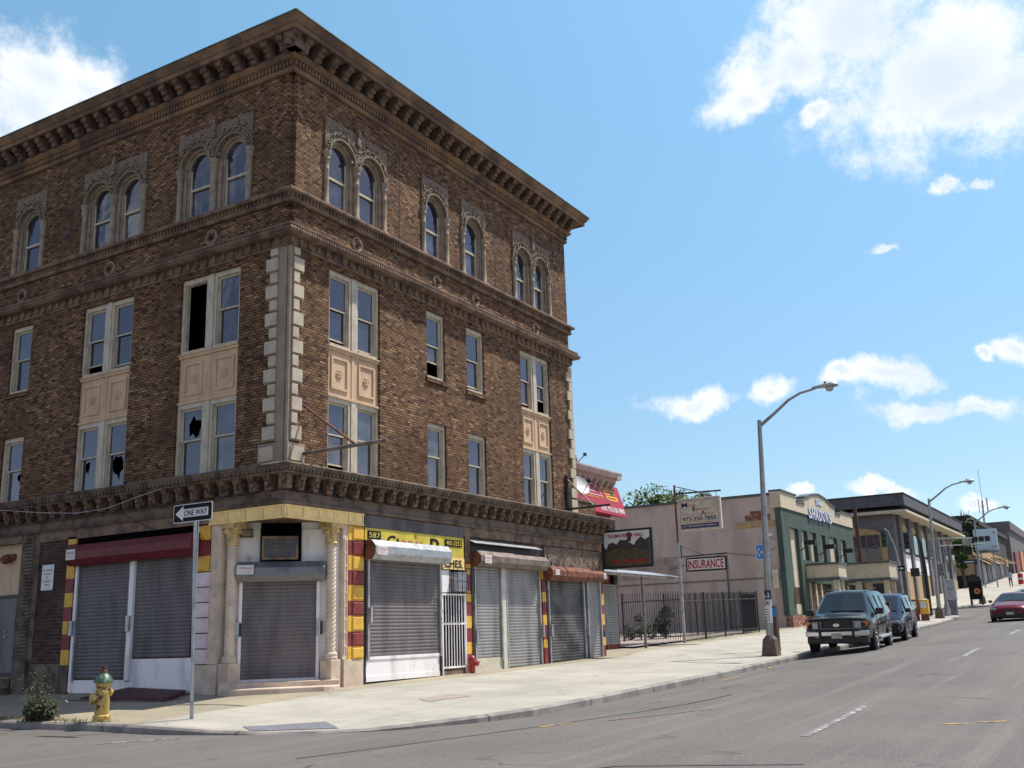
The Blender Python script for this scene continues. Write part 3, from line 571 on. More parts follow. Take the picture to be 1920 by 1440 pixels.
# lower cornice
band([(0, 4.3), (.1, 4.3), (.14, 4.36), (.1, 4.4), (.1, 4.52), (.17, 4.56), (.08, 4.6), (.08, 4.92), (.36, 4.93), (.38, 4.96), (.36, 4.98), (.44, 5.08), (.47, 5.12), (.4, 5.16), (0, 5.2)], 'stone2', 'shop_cornice', right=15.35, ret=1.0, extra=[(4.985, 5.075, .36, .43, .13, .06, 11.9, 15.4)])
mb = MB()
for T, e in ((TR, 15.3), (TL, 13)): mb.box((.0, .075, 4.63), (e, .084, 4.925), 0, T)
mb.build('sooty_frieze', 'soot', B)  # gap shade painted again behind the shop cornice brackets
for T, e in ((TR, 15.7), (TL, 11.8)):
    pr = [(.08, 4.61), (.22, 4.61), (.25, 4.66), (.235, 4.74), (.25, 4.79), (.3, 4.83), (.31, 4.86), (.31, 4.925), (.08, 4.925)]
    mb = MB(); mb.prism(pr, lambda p, q: T((.09 if q else -.09), p[0], p[1])); mb.box((-.1, .08, 4.88), (.1, .325, 4.927), 0, T); mb.box((-.05, .24, 4.7), (.05, .3, 4.78), 0, T)
    b0 = mb.build('shop_cornice_bracket', 'rust_stone', B); l0 = b0.location.copy()
    for i, q in enumerate(frange(-.2, e, .47)):
        o = b0 if i == 0 else b0.copy()
        if i: COL.objects.link(o)
        o.location = l0+Vector(T(q, 0, 0))
# brick stub beyond the upper wall
mb = MB(); mb.box((XR+.02, .03, 5.1), (15.3, .9, 5.66)); mb.build('brick_parapet', 'brick', B)
mb = MB(); mb.box((XR+.02, .0, 5.663), (15.35, .93, 5.74)); mb.build('parapet_coping', 'stone', B)
# medallions
for T, L2 in ((TR, (2.4, 5.9, 7.87, 11.48)), (TL, (2.57, 6.32, 10.02))):
    for s in L2:
        o0 = Vector(T(s, 0, 11.05)); ax = Vector(T(s, 1, 11.05))-o0
        mb = MB(); mb.lathe([(.2, -.02), (.2, .03), (.17, .045), (.15, .02)], o0, 20, 0, ax)
        md = mb.build('medallion', 'trimstone', B, smooth=True)
        mb = MB(); mb.lathe([(.148, .0), (.148, .024)], o0, 18, 0, ax); mb.lathe([(.05, .02), (.075, .07), (.07, .12), (.04, .15)], o0+Vector((0, 0, .01)), 10, 0, ax); mb.build('medallion_head', 'rust_stone', md, smooth=True)
# quoins
def quoins(T, b0, b1, q0, small, large):
    mb = MB(); mb.box((b0, .0, 5.69), (b1, .04, 10.26), 0, T); mb.build('quoin_strip', 'quoin2', B)
    mb = MB(); mb.box((b0, .0, 5.2), (large+.13, .05, 5.68), 1, T); mb.box((q0+.03, .05, 5.28), (large+.07, .075, 5.6), 0, T); mb.build('quoin_stone', ['quoin', 'quoin2'], B)
    z = 5.72; i = 0
    while z < 10.2:
        w, h = (small, .3) if i % 2 else (large, .36); e = min(z+h-.02, 10.25)
        mb = MB(); mb.box((q0+.002, .0, z), (w, .045, e), 1, T); mb.box((q0+.015, .045, z+.035), (w-.02, .085, e-.01), 0, T)
        mb.build('quoin_stone', ['quoin', 'quoin2'], B); z += h; i += 1
quoins(TR, .0, .07, .07, .29, .43); quoins(TL, .045, .28, .28, .53, .66)
mb = MB(); mb.box((.0, .0, 5.2), (.14, .14, 10.26)); mb.tube([(.0, .0, 5.2), (.0, .0, 10.26)], .035, 10); mb.build('corner_roll', 'quoin2', B)
z = 5.72; i = 0
while z < 10.2:
    w = .2 if i % 2 else .34; mb = MB(); mb.box((XR-w, -.06, z), (XR+.03, .3, min(z+.31, 10.2))); mb.build('quoin_stone', 'quoin', B); z += .33; i += 1
mb = MB(); mb.box((XR-.35, -.06, 5.2), (XR+.05, .3, 5.66)); mb.build('quoin_stone', 'quoin', B)

# --- windows
def jag(seed, cx, cz, rx, rz):
    rnd = random.Random(seed); n = 13
    return [(cx+math.cos(2*PI*i/n)*rx*rnd.uniform(.45, 1.15), cz+math.sin(2*PI*i/n)*rz*rnd.uniform(.45, 1.15)) for i in range(n)]
def window(T, s0, s1, z0, z1, op=0, miss=False, broken=None, up=0, curtain=False, lab=None):
    """double-hung sash window; op = how far the lower sash is raised, up = top sash lowered"""
    fr = MB(); w = .085
    for a, b2 in (((s0, -.2, z0), (s0+w, -.06, z1)), ((s1-w, -.2, z0), (s1, -.06, z1)), ((s0+w, -.2, z1-w-.03), (s1-w, -.06, z1)), ((s0+w, -.2, z0), (s1-w, -.03, z0+.07))): fr.box(a, b2, 0, T)
    i0, i1, k0, k1 = s0+w+.03, s1-w-.03, z0+.07, z1-w-.05
    for a, b2 in (((s0+w, -.2, k0), (i0, -.105, k1)), ((i1, -.2, k0), (s1-w, -.105, k1)), ((i0, -.2, k1), (i1, -.105, z1-w-.03))): fr.box(a, b2, 0, T)
    wn = fr.build('window', 'frame', B)
    if lab: wn['label'] = lab
    if miss:
        sh = MB(); sh.box((s0+w+.03, -.34, k0), (s0+w+.12, -.205, k1), 0, T); sh.build('sash', 'wood', wn); return wn
    zm = (k0+k1)/2+.06; r = .035
    def sash(a0, a1, dd, tag_):
        mb = MB()
        mb.box((i0, dd-.035, a0), (i0+r, dd, a1), 0, T); mb.box((i1-r, dd-.035, a0), (i1, dd, a1), 0, T); mb.box((i0+r, dd-.035, a0), (i1-r, dd, a0+r), 0, T); mb.box((i0+r, dd-.035, a1-r), (i1-r, dd, a1), 0, T)
        mb.build('sash', 'frame', wn)
        g = MB(); q = dd-.02; P0, P1, Q0, Q1 = i0+r, i1-r, a0+r, a1-r
        if broken and tag_ == broken[0]:
            cx, cz, rx, rz = P0+(P1-P0)*broken[1], Q0+(Q1-Q0)*broken[2], (P1-P0)*broken[3], (Q1-Q0)*broken[4]
            hole = jag(broken[5], cx, cz, rx, rz); n = len(hole)
            out = []
            for i in range(n):
                an = 2*PI*i/n; dx, dz = math.cos(an), math.sin(an)
                k = min((P1-cx)/dx if dx > 1e-6 else ((P0-cx)/dx if dx < -1e-6 else 9), (Q1-cz)/dz if dz > 1e-6 else ((Q0-cz)/dz if dz < -1e-6 else 9)); out.append((cx+dx*k, cz+dz*k))
            cs = [(P1, Q1), (P0, Q1), (P0, Q0), (P1, Q0)]
            for i in range(n):
                j = (i+1) % n; extra = [c3 for c3 in cs if 0 < ((math.atan2(c3[1]-cz, c3[0]-cx)-2*PI*i/n) % (2*PI)) < 2*PI/n]
                poly = [hole[i], out[i]]+extra+[out[j], hole[j]]
                g.add([T(a, q, z) for a, z in poly], [tuple(range(len(poly)))])
            for sgn in range(3):
                pass
        else: g.quad(T(P0, q, Q0), T(P1, q, Q0), T(P1, q, Q1), T(P0, q, Q1))
        g.build('pane', 'glass', wn, recalc=False)
    sash(zm-.03-up, k1-up, -.125, 'u'); sash(k0+op, zm+op*.999, -.165, 'l')
    if curtain:
        cm = MB(); cm.box((i0+.02, -.22, k0+op+.05), (i1-.02, -.21, zm), 0, T); cm.build('curtain', 'dirtyglass', wn)
    return wn
def double(T, a, b2, z0, z1, o1={}, o2={}):
    m_ = (a+b2)/2; mw = .085
    window(T, a, m_-mw, z0, z1, **o1); window(T, m_+mw, b2, z0, z1, **o2)
    mb = MB(); mb.box((m_-mw, -.2, z0-.02), (m_+mw, -.035, z1), 0, T); mb.build('mullion', 'frame', B)
    mb = MB(); mb.box((a, -.2, z1), (b2, -.0, z1+.0), 0, T) if False else None
# right
double(TR, *RD[0], Z3a, Z3b, dict(op=.12), dict(op=.07)); double(TR, *RD[0], Z2a, Z2b, dict(op=.13), {})
double(TR, *RD[1], Z3a, Z3b, dict(op=.14), dict(op=.42)); double(TR, *RD[1], Z2a, Z2b)
window(TR, *RS[0], Z3a, Z3b, op=.42); window(TR, *RS[1], Z3a, Z3b, op=.1); window(TR, *RS[0], Z2a, Z2b, curtain=False); window(TR, *RS[1], Z2a, Z2b)
# left (a = side nearest the corner)
double(TL, *LD[0], Z3a, Z3b, {}, dict(miss=True, lab='window opening with its sash gone, dark inside')); double(TL, *LD[0], Z2a, Z2b, {}, dict(broken=('u', .45, .42, .42, .42, 3), lab='window with its upper pane smashed'))
double(TL, *LD[1], Z3a, Z3b, dict(op=.09), dict(op=.22)); double(TL, *LD[1], Z2a, Z2b, dict(broken=('l', .5, .6, .4, .42, 5), lab='window with a hole in its lower pane'), dict(broken=('l', .7, .75, .25, .25, 8), lab='window with its lower pane cracked through'))
window(TL, *LS[0], Z3a, Z3b); window(TL, *LS[0], Z2a, Z2b, broken=('l', .25, .75, .2, .2, 11))
for dd in LD2:
    double(TL, *dd, Z3a, Z3b); double(TL, *dd, Z2a, Z2b)
# spandrel panels with rosettes
def panel(T, a, b2):
    mb = MB(); z0, z1 = Z2b, Z3a; m_ = (a+b2)/2
    mb.box((a, -.2, z0), (b2, -.07, z1), 0, T); mb.box((a, -.07, z1-.1), (b2, -.02, z1-.03), 0, T); mb.box((a, -.07, z1-.03), (b2, .01, z1), 0, T); mb.box((a, -.07, z0), (b2, -.02, z0+.05), 0, T)
    for e in (m_-.01,): mb.box((e-.05, -.07, z0+.05), (e+.05, -.052, z1-.1), 0, T)
    p0 = mb.build('spandrel_panel', 'panel', B)
    for ca in ((a+m_)/2-.02, (b2+m_)/2+.02):
        mb = MB(); hw, y0, y1 = .31, z0+.2, z1-.24; t = .055
        mb.box((ca-hw, -.07, y0), (ca-hw+t, -.035, y1), 0, T); mb.box((ca+hw-t, -.07, y0), (ca+hw, -.035, y1), 0, T); mb.box((ca-hw+t, -.07, y0), (ca+hw-t, -.035, y0+t), 0, T); mb.box((ca-hw+t, -.07, y1-t), (ca+hw-t, -.035, y1), 0, T)
        mb.build('panel_moulding', 'panel', p0)
        o0 = Vector(T(ca, -.07, (y0+y1)/2)); ax = Vector(T(ca, 1, 0))-Vector(T(ca, 0, 0)); mb = MB()
        mb.lathe([(.11, 0), (.105, .02), (.075, .012), (.06, .03), (.035, .02), (.03, .05)], o0, 14, 0, ax)
        for k in range(6):
            an = k*PI/3; mb.lathe([(.035, 0), (.03, .035), (.01, .04)], o0+(Vector(T(ca+math.cos(an), 0, math.sin(an)))-Vector(T(ca, 0, 0)))*.085, 7, 0, ax)
        mb.build('rosette', 'panel', p0, smooth=True)
for T, D in ((TR, RD), (TL, LD+LD2)):
    for a, b2 in D: panel(T, a, b2)
for T, D in ((TR, RS), (TL, LS)):
    for a, b2 in D:
        mb = MB()
        for zz in (Z3a,): mb.box((a-.06, -.02, zz-.13), (b2+.06, .05, zz-.01), 0, T)
        mb.build('window_sill', 'brick', B)
# arched windows
def arcpts(cx, cz, r, n=14, a0=0, a1=PI): return [(cx+math.cos(a0+(a1-a0)*i/n)*r, cz+math.sin(a0+(a1-a0)*i/n)*r) for i in range(n+1)]
def archbay(T, a, b2, cnt, ops):
    cw = (b2-a)/cnt; zsp = 13.1; zt = ZA1
    cen = [a+cw*(i+.5) for i in range(cnt)]; ro = min(cw/2-.13, .5); rw = ro-.17
    if cnt == 2: cen = [a+cw*.5+.02, b2-cw*.5-.02]
    mb = MB()
    # carved spandrel plate with arched openings (front at d .05)
    for ci, cx in enumerate(cen):
        x0 = a if ci == 0 else (cen[0]+cen[-1])/2; x1 = b2 if ci == cnt-1 else (cen[0]+cen[-1])/2
        ap = arcpts(cx, zsp, ro, 16)
        for i in range(16):
            (px, pz), (qx, qz) = ap[i], ap[i+1]
            def hit(x, z):
                dx, dz = x-cx, z-zsp; k = min((x1-cx)/dx if dx > 1e-5 else ((x0-cx)/dx if dx < -1e-5 else 99), (zt-zsp)/dz if dz > 1e-5 else 99); return (cx+dx*k, zsp+dz*k)
            P, Q = hit(px, pz), hit(qx, qz); poly = [(px, pz), P]
            for c3 in ((x1, zt), (x0, zt)):
                an = math.atan2(c3[1]-zsp, c3[0]-cx)
                if PI*i/16 < an < PI*(i+1)/16: poly.append(c3)
            poly += [Q, (qx, qz)]
            if i == 0: poly[1] = (x1, zsp)
            if i == 15: poly[-2] = (x0, zsp)
            mb.add([T(x, .05, z) for x, z in poly], [tuple(range(len(poly)))])
            mb.quad(T(px, .05, pz), T(qx, .05, qz), T(qx, -.22, qz), T(px, -.22, pz))
    mb.quad(T(a, .05, zt), T(b2, .05, zt), T(b2, -.02, zt), T(a, -.02, zt)); mb.quad(T(a, .05, zsp), T(a, .05, zt), T(a, -.02, zt), T(a, -.02, zsp)); mb.quad(T(b2, .05, zsp), T(b2, .05, zt), T(b2, -.02, zt), T(b2, -.02, zsp))
    ar = mb.build('arch_surround', 'arch', B, recalc=False)
    # raised carved ring + leaf bumps
    mb = MB(); rnd = random.Random(int(a*100))
    for cx in cen:
        for r0, r1, dd in ((ro, ro+.05, .1), (ro+.17, ro+.2, .085)):
            A1 = arcpts(cx, zsp, r0, 16); A2 = arcpts(cx, zsp, r1, 16)
            for i in range(16):
                if A2[i][1] > zt or A2[i+1][1] > zt or not (a < A2[i][0] < b2): continue
                mb.quad(T(*[A1[i][0], dd, A1[i][1]]), T(A1[i+1][0], dd, A1[i+1][1]), T(A2[i+1][0], dd, A2[i+1][1]), T(A2[i][0], dd, A2[i][1]))
                for Z9 in (A1, A2): mb.quad(T(Z9[i][0], dd, Z9[i][1]), T(Z9[i+1][0], dd, Z9[i+1][1]), T(Z9[i+1][0], .05, Z9[i+1][1]), T(Z9[i][0], .05, Z9[i][1]))
        for k in range(46):
            an = rnd.uniform(.05, PI-.05); r = rnd.uniform(ro+.07, ro+.34); x, z = cx+math.cos(an)*r, zsp+math.sin(an)*r
            if a+.03 < x < b2-.03 and z < zt-.03:
                h = rnd.uniform(.018, .035); mb.box((x-h, .05, z-h), (x+h, .05+rnd.uniform(.02, .05), z+h), 0, T)
    if cnt == 2:
        mx = (cen[0]+cen[1])/2; mb.box((mx-.06, .05, zt-.35), (mx+.06, .13, zt+.1), 0, T); mb.box((mx-.03, .05, zt+.1), (mx+.03, .11, zt+.18), 0, T)
    mb.build('carved_relief', 'arch', ar, recalc=True)
    # jambs, colonnettes
    edges = [(a, cen[0]-ro), (cen[-1]+ro, b2)]+([(cen[0]+ro, cen[1]-ro)] if cnt == 2 else [])
    for e0, e1 in edges: mb = MB(); mb.box((e0, -.22, ZA0), (e1, -.03, zsp), 0, T); mb.build('arch_jamb', 'trimstone', B)
    cols = [(a+.075, .075), (b2-.075, .075)]+([((cen[0]+cen[1])/2, .085)] if cnt == 2 else [])
    for cx, r in cols:
        mb = MB(); base_ = T(cx, .02, ZA0)
        mb.lathe([(r+.03, 0), (r+.03, .06), (r, .1), (r*.92, .5), (r*.92, .95), (r, .97), (r, .99), (r*.92, 1.0), (r*.9, 1.16), (r, 1.18), (r+.03, 1.24), (r+.01, 1.3), (r+.05, 1.4), (r+.05, zsp-ZA0)], base_, 12); mb.build('colonnette', 'trimstone', B, smooth=True)
    for ci, cx in enumerate(cen):
        op = ops[ci] if ops else 0
        mb = MB(); A1 = arcpts(cx, zsp, ro, 16); 
        for (r0, r1, df, db) in ((ro, ro-.07, -.03, -.2), (ro-.07, ro-.14, -.09, -.2)):
            O = [(cx+r0, ZA0)]+arcpts(cx, zsp, r0, 16)+[(cx-r0, ZA0)]; I = [(cx+r1, ZA0)]+arcpts(cx, zsp, r1, 16)+[(cx-r1, ZA0)]
            for i in range(len(O)-1):
                mb.quad(T(O[i][0], df, O[i][1]), T(O[i+1][0], df, O[i+1][1]), T(I[i+1][0], df, I[i+1][1]), T(I[i][0], df, I[i][1]))
                mb.quad(T(I[i][0], df, I[i][1]), T(I[i+1][0], df, I[i+1][1]), T(I[i+1][0], db, I[i+1][1]), T(I[i][0], db, I[i][1]))
        wn = mb.build('arched_window', 'trimstone', B, recalc=False)
        r = ro-.14; zmid = 12.55
        mb = MB(); mb.box((cx-r, -.17, zmid-.03), (cx+r, -.115, zmid+.03), 0, T); mb.box((cx-r, -.2, ZA0+.02+op), (cx+r, -.15, ZA0+.07+op), 0, T)
        for sg in (-1, 1): mb.box((cx+sg*(r-.02)-.02, -.19, ZA0), (cx+sg*(r-.02)+.02, -.12, zsp), 0, T)
        mb.build('sash', 'frame', wn)
        g = MB(); q = -.14; P = [(cx+r, zmid)]+arcpts(cx, zsp, r, 14)+[(cx-r, zmid)]; g.add([T(x, q, z) for x, z in P], [tuple(range(len(P)))]); g.build('pane', 'glass', wn, recalc=False)
        g = MB(); g.quad(T(cx-r, -.17, ZA0+.06+op), T(cx+r, -.17, ZA0+.06+op), T(cx+r, -.17, zmid), T(cx-r, -.17, zmid)); g.build('pane', 'glass', wn, recalc=False)
        # dark reflection of the jamb, painted as a jagged black sheet on the glass
        g = MB(); rn = random.Random(int(cx*77)); sx = cx+(r-.06 if T is TR else r-.06)
        pts = [(cx+r-.01, zmid+.03)]+[(cx+r-.01, zsp), (cx+r*.7, zsp+r*.7)]; jl = [(cx+r-.05-rn.uniform(.02, .11), zsp+r*.62-k*.12) for k in range(8)]
        P = pts+jl; g.add([T(x, -.138, z) for x, z in P], [tuple(range(len(P)))]); g.build('torn_shade', 'black', wn, recalc=False)
for a, b2, n in RA: archbay(TR, a, b2, n, None)
for i, (a, b2, n) in enumerate(LA): archbay(TL, a, b2, n, [.1, .07] if i == 1 else None)
# --- ground floor
TD = lambda s, d, z: (.05+s*.70711-d*.70711, 2.05-s*.70711-d*.70711, z)   # diagonal door wall
mb = MB()
wall(TR, 2.0, 15.3, .1, 4.32, [], None, None, d=-.03, mb=mb); wall(TL, 2.0, 8.2, .1, 4.32, [], None, None, d=-.03, mb=mb)
mb.quad((15.3, .03, .1), (15.3, 8, .1), (15.3, 8, 5.1), (15.3, .03, 5.1)); mb.quad((15.3, .9, 5.1), (XR, .9, 5.1), (XR, 8, 5.1), (15.3, 8, 5.1))
mb.quad((2.0, .03, .1), (.1, 2.0, .1), (.1, 2.0, 4.32), (2.0, .03, 4.32)) if False else None
mb.build('shop_wall', 'stone2', B, recalc=False)
mb = MB(); mb.quad(TD(-.05, 0, .3), TD(2.88, 0, .3), TD(2.88, 0, 4.2), TD(-.05, 0, 4.2)); mb.build('door_wall', 'sooty', B, recalc=False)
# soffit of the overhanging corner, yellow fascia
mb = MB(); mb.prism([(-.04, -.04), (2.4, -.04), (2.4, .4), (.4, 2.4), (-.04, 2.4)], lambda p, k: (p[0], p[1], 4.06 if k == 0 else 4.3)); mb.build('entrance_soffit', 'grimy_stone' if False else 'stone2', B)
mb = MB()
for T, e in ((TR, 2.62), (TL, 2.2)):
    mb.box((-.06 if T is TR else .06-.1, .045, 4.0), (e, .075, 4.29), 0, T)
    for q in frange(.0, e-.05, .52): mb.box((q-.006, .076, 4.04), (q+.006, .0775, 4.25), 1, T)
    mb.box((-.06, .076, 4.255), (e, .095, 4.29), 0, T); mb.box((-.06, .076, 4.0), (e, .09, 4.03), 0, T)
mb.build('entrance_fascia', ['paley', 'stone'], B)
# upper fascia blocks along both facades
mb = MB()
for T, e0, e1 in ((TR, 2.62, 15.3), (TL, 2.2, 8.3)):
    mb.box((e0, -.02, 4.05), (e1, .05, 4.3), 0, T)
    q = e0
    while q < e1: mb.box((q-.006, .05, 4.07), (q+.006, .0515, 4.3), 1, T); q += .62
mb.build('stone_fascia', ['stone', 'black'], B)
# twisted columns
def twisted(cx, cy, name='twisted_column'):
    mb = MB(); n = 32; H = 190; z0, z1 = 1.12, 3.55
    for i in range(H+1):
        z = z0+(z1-z0)*i/H
        for k in range(n):
            an = 2*PI*k/n; ph = an*4-z*66; r = .108+.007*math.sin(ph); mb.v.append((cx+math.cos(an)*r, cy+math.sin(an)*r, z))
    mb.f += [(i*n+k, i*n+(k+1) % n, (i+1)*n+(k+1) % n, (i+1)*n+k) for i in range(H) for k in range(n)]; mb.m += [0]*(H*n)
    p = mb.build(name, 'twist', B, smooth=True)
    mb = MB(); mb.lathe([(.165, .98), (.165, 1.02), (.15, 1.06), (.16, 1.1), (.13, 1.14)], (cx, cy, 0), 20, 0); mb.box((cx-.165, cy-.165, .3), (cx+.165, cy+.165, .98)); mb.build('column_base', 'pinkstone', p, bevel=.02)
    mb = MB(); mb.lathe([(.135, 3.52), (.15, 3.56), (.13, 3.6), (.14, 3.8), (.2, 3.92)], (cx, cy, 0), 16)
    for k in range(8):
        an = k*PI/4; mb.lathe([(.03, 0), (.05, .05), (.03, .1)], (cx+math.cos(an)*.16, cy+math.sin(an)*.16, 3.78), 8)
    mb.box((cx-.2, cy-.2, 3.9), (cx+.2, cy+.2, 4.055)); mb.build('column_capital', 'capital', p)
twisted(1.72, .14); twisted(.14, 1.66)
# stone pilaster strips beside the columns
for T, a, b2 in ((TR, 1.93, 2.1), (TL, 1.84, 2.15)):
    mb = MB(); mb.box((a, -.3, .97), (b2, .03, 4.0), 0, T); mb.box((a+.03, .03, 1.1), (a+.055, .05, 3.7), 0, T); mb.box((b2-.05, .03, 1.1), (b2-.025, .05, 3.7), 0, T)
    for k in range(9): mb.lathe([(.03, 0), (.02, .03)], Vector(T((a+b2)/2, .03, 1.25+k*.3)), 8, 0, Vector(T(0, 1, 0)))
    mb.build('entrance_pilaster', 'twist', B)
# plinths
mb = MB(); mb.box((1.95, -.3, .28), (2.64, .06, .96), 0, TR); mb.build('plinth', 'pinkstone', B, bevel=.01); mb = MB(); mb.box((1.84, -.3, .28), (2.52, .05, .96), 0, TL); mb.build('plinth', 'pinkstone', B, bevel=.01)
# striped pilasters
def stripes(T, a, b2, zz, mats, inset=.0, nm='striped_pilaster'):
    mb = MB(); names = sorted(set(mats)); 
    for (z1, z0), mt_ in zip(zip(zz, zz[1:]), mats):
        mi = names.index(mt_); mb.box((a, -.02, z0), (b2, .05, z1), mi, T)
        if b2-a > .3: mb.prism([(a+.13, z0+.02), (b2-.01, z0+.02), (b2-.01, z1-.03), (a+.13, z1-.03)], lambda p, k: T(p[0]+(0 if k == 0 else (.02 if p[0] < a+.2 else -.02)), .05 if k == 0 else .085, p[1]+(0 if k == 0 else (.02 if p[1] < z0+.1 else -.02))), mi)
    return mb.build(nm, names, B)
Y, R_ = 'yellow', 'redp'
stripes(TR, 2.1, 2.64, [3.985, 3.65, 3.3, 2.96, 2.62, 2.27, 1.93, 1.58, 1.25, .96], [Y, R_]*4+[Y])
stripes(TR, 7.0, 7.24, [4.05, 3.35, 3.3, 3.02, 2.58, 2.29, 1.92, 1.6, 1.24, .93, .4], ['stone', R_, Y, R_, Y, R_, Y, R_, Y, R_])
stripes(TR, 11.2, 11.42, [3.28, 3.01, 2.62, 2.33, 1.94, 1.65, 1.22, .98, .5], [Y, R_, Y, R_, Y, R_, Y, R_])
stripes(TR, 15.2, 15.42, [4.05, 3.05, 2.64, 2.28, 1.96, 1.62, 1.41, 1.22, .96, .5], ['stone', R_, Y, R_, Y, R_, 'black', Y, R_], nm='striped_pilaster')
stripes(TL, 6.86, 7.16, [4.1, 3.92, 3.41, 3.08, 2.73, 2.39, 2.05, 1.74, 1.37, 1.02], [Y, R_]*4+[Y])
mb = MB(); mb.box((6.86, -.02, .3), (7.16, .05, 1.02), 0, TL); mb.build('plinth', 'stone2', B)
stripes(TL, 2.17, 2.55, [4.01, 3.69, 3.33, 2.99], [Y, R_, Y])
mb = MB()
for i in range(6):
    z = .98+i*.335; mb.box((2.15, -.02, z), (2.55, .045, z+.31), 0, TL); mb.box((2.2, .045, z+.04), (2.5, .058, z+.27), 0, TL)
mb.build('tiled_pilaster', 'lilac', B)
# roll-up shutters
def shutter(T, a, b2, z0, z1, mat='shutter', pitch=.083, d=.02, name='roll_up_shutter', tracks=True, label=None, tm='steel', locks=(.22,)):
    mb = MB(); n = int((z1-z0)/pitch); pts = []
    for i in range(n):
        z = z0+(z1-z0)*i/n; h = (z1-z0)/n
        pts += [(d+.004, z), (d+.014, z+h*.2), (d+.018, z+h*.5), (d+.012, z+h*.8), (d+.002, z+h*.94)]
    pts.append((d, z1))
    for dd, z in pts: mb.v.append(T(a, dd, z)); mb.v.append(T(b2, dd, z))
    mb.f = [(2*i, 2*i+1, 2*i+3, 2*i+2) for i in range(len(pts)-1)]; mb.m = [0]*len(mb.f)
    sh = mb.build(name, mat, B, recalc=False)
    if label: sh['label'] = label
    if tracks:
        for e in (a, b2):
            mb = MB(); mb.box((e-.035, d-.03, z0-.08), (e+.035, d+.07, z1+.02), 0, T); mb.build('shutter_track', tm, sh)
    return sh
def lockbox(T, s, z, par, d=.09):
    mb = MB(); mb.box((s-.055, d, z), (s+.03, d+.07, z+.36), 0, T); mb.box((s+.032, d+.01, z+.04), (s+.085, d+.05, z+.33), 1, T); mb.build('lock_box', ['steel', 'black'], par)
def housing(T, a, b2, z0, z1, par, mat='steel', endm='rust', dep=.42, name='shutter_housing'):
    mb = MB(); h = z1-z0; pr = [(.03, z0), (dep*.72, z0), (dep, z0+h*.3), (dep, z0+h*.68), (dep*.68, z1), (.03, z1)]
    n = 6; vs = [T(a, p, z) for p, z in pr]+[T(b2, p, z) for p, z in pr]
    mb.add(vs, [(i, (i+1) % n, n+(i+1) % n, n+i) for i in range(n)], 0); mb.add(vs, [tuple(range(n)), tuple(range(n, 2*n))], 1)
    return mb.build(name, [mat, endm], par)
def sticker(T, s, z, w, h, d, par):
    mb = MB(); mb.box((s, d, z), (s+w, d+.004, z+h), 0, T); st = mb.build('sticker', 'signwhite', par)
    X = Vector(T(1, 0, 0))-Vector(T(0, 0, 0)); rev = T is TL
    if rev: X = -X
    o0 = Vector(T(s+(w*.92 if rev else w*.08), d+.006, z+h*.5))
    text('TOWN GATE', o0, X, (0, 0, 1), h*.3, 'red', st, width=w*.84)
    mb = MB()
    for k in range(2): mb.box((s+w*.12, d+.004, z+h*(.16+.15*k)), (s+w*.88, d+.006, z+h*(.2+.15*k)), 0, T)
    mb.build('small_print', 'orange', st)
# door shutter on the diagonal
ds = shutter(TD, .55, 2.25, .62, 2.75, label='corner door shutter between the twisted columns', tm='white')
housing(TD, .42, 2.38, 2.72, 3.16, ds, 'housing', 'housing', .34)
lockbox(TD, .5, 1.5, ds, .06); lockbox(TD, 2.27, 1.5, ds, .06); sticker(TD, .45, 2.88, .36, .2, .342, ds)
mb = MB(); mb.box((.95, .003, 3.16), (1.86, .02, 4.05), 0, TD); mb.build('transom_void', 'dark', B)
mb = MB(); mb.box((.1, .003, .96), (.42, .05, 3.95), 0, TD); mb.build('white_panel', 'sooty', B); mb = MB(); mb.box((2.42, .003, .96), (2.74, .05, 3.95), 0, TD); mb.build('white_panel', 'sooty', B); mb = MB(); mb.box((.42, .003, 3.16), (.93, .03, 3.93), 0, TD); mb.build('white_panel', 'sooty', B); mb = MB(); mb.box((1.88, .003, 3.16), (2.42, .03, 3.9), 0, TD)
mb.build('white_panel', 'sooty', B)
mb = MB(); mb.box((.05, .003, .3), (.5, .06, .95), 0, TD); mb.build('plinth', 'pinkstone', B); mb = MB(); mb.box((2.3, .003, .3), (2.75, .06, .95), 0, TD); mb.build('plinth', 'pinkstone', B)
mb = MB(); mb.box((.15, .0, .3), (2.72, .42, .56), 0, TD); mb.build('door_step', 'pinkstone', B, bevel=.02)
mb = MB(); pr = [(.15, .4)]+[(1.43-1.28*math.cos(PI*i/20), .42+.62*min(1, 1.5*math.sin(PI*i/20))) for i in range(21)]+[(2.71, .4)]
mb.prism(pr, lambda p, k: TD(p[0], p[1], .1 if k == 0 else .45)); mb.build('curved_step', 'pinkstone', B, bevel=.02)
# left facade shop
sA = shutter(TL, 4.74, 6.66, .7, 3.5, label='left-hand roll-up shutter of the red-housed pair'); sB = shutter(TL, 2.7, 4.6, 1.15, 3.5, label='roll-up shutter of the red-housed pair nearest the corner', tracks=False)
mb = MB(); mb.box((4.6, .0, .65), (4.74, .1, 3.5), 0, TL); mb.build('shutter_post', 'white', sA); mb = MB(); mb.box((6.66, .0, .4), (6.74, .1, 3.5), 0, TL); mb.build('shutter_post', 'white', sA)
for q, z in ((6.72, 1.7), (4.68, 1.75)):
    mb = MB(); mb.box((q-.06, .1, z), (q+.06, .16, z+.35), 0, TL); mb.box((q+.07, .06, z+.02), (q+.14, .12, z+.33), 1, TL); mb.build('lock_box', ['steel', 'black'], sA)
hz = housing(TL, 2.45, 6.82, 3.36, 3.86, sA, 'redbox', 'redbox', .36); sticker(TL, 6.45, 3.5, .34, .25, .362, sA)
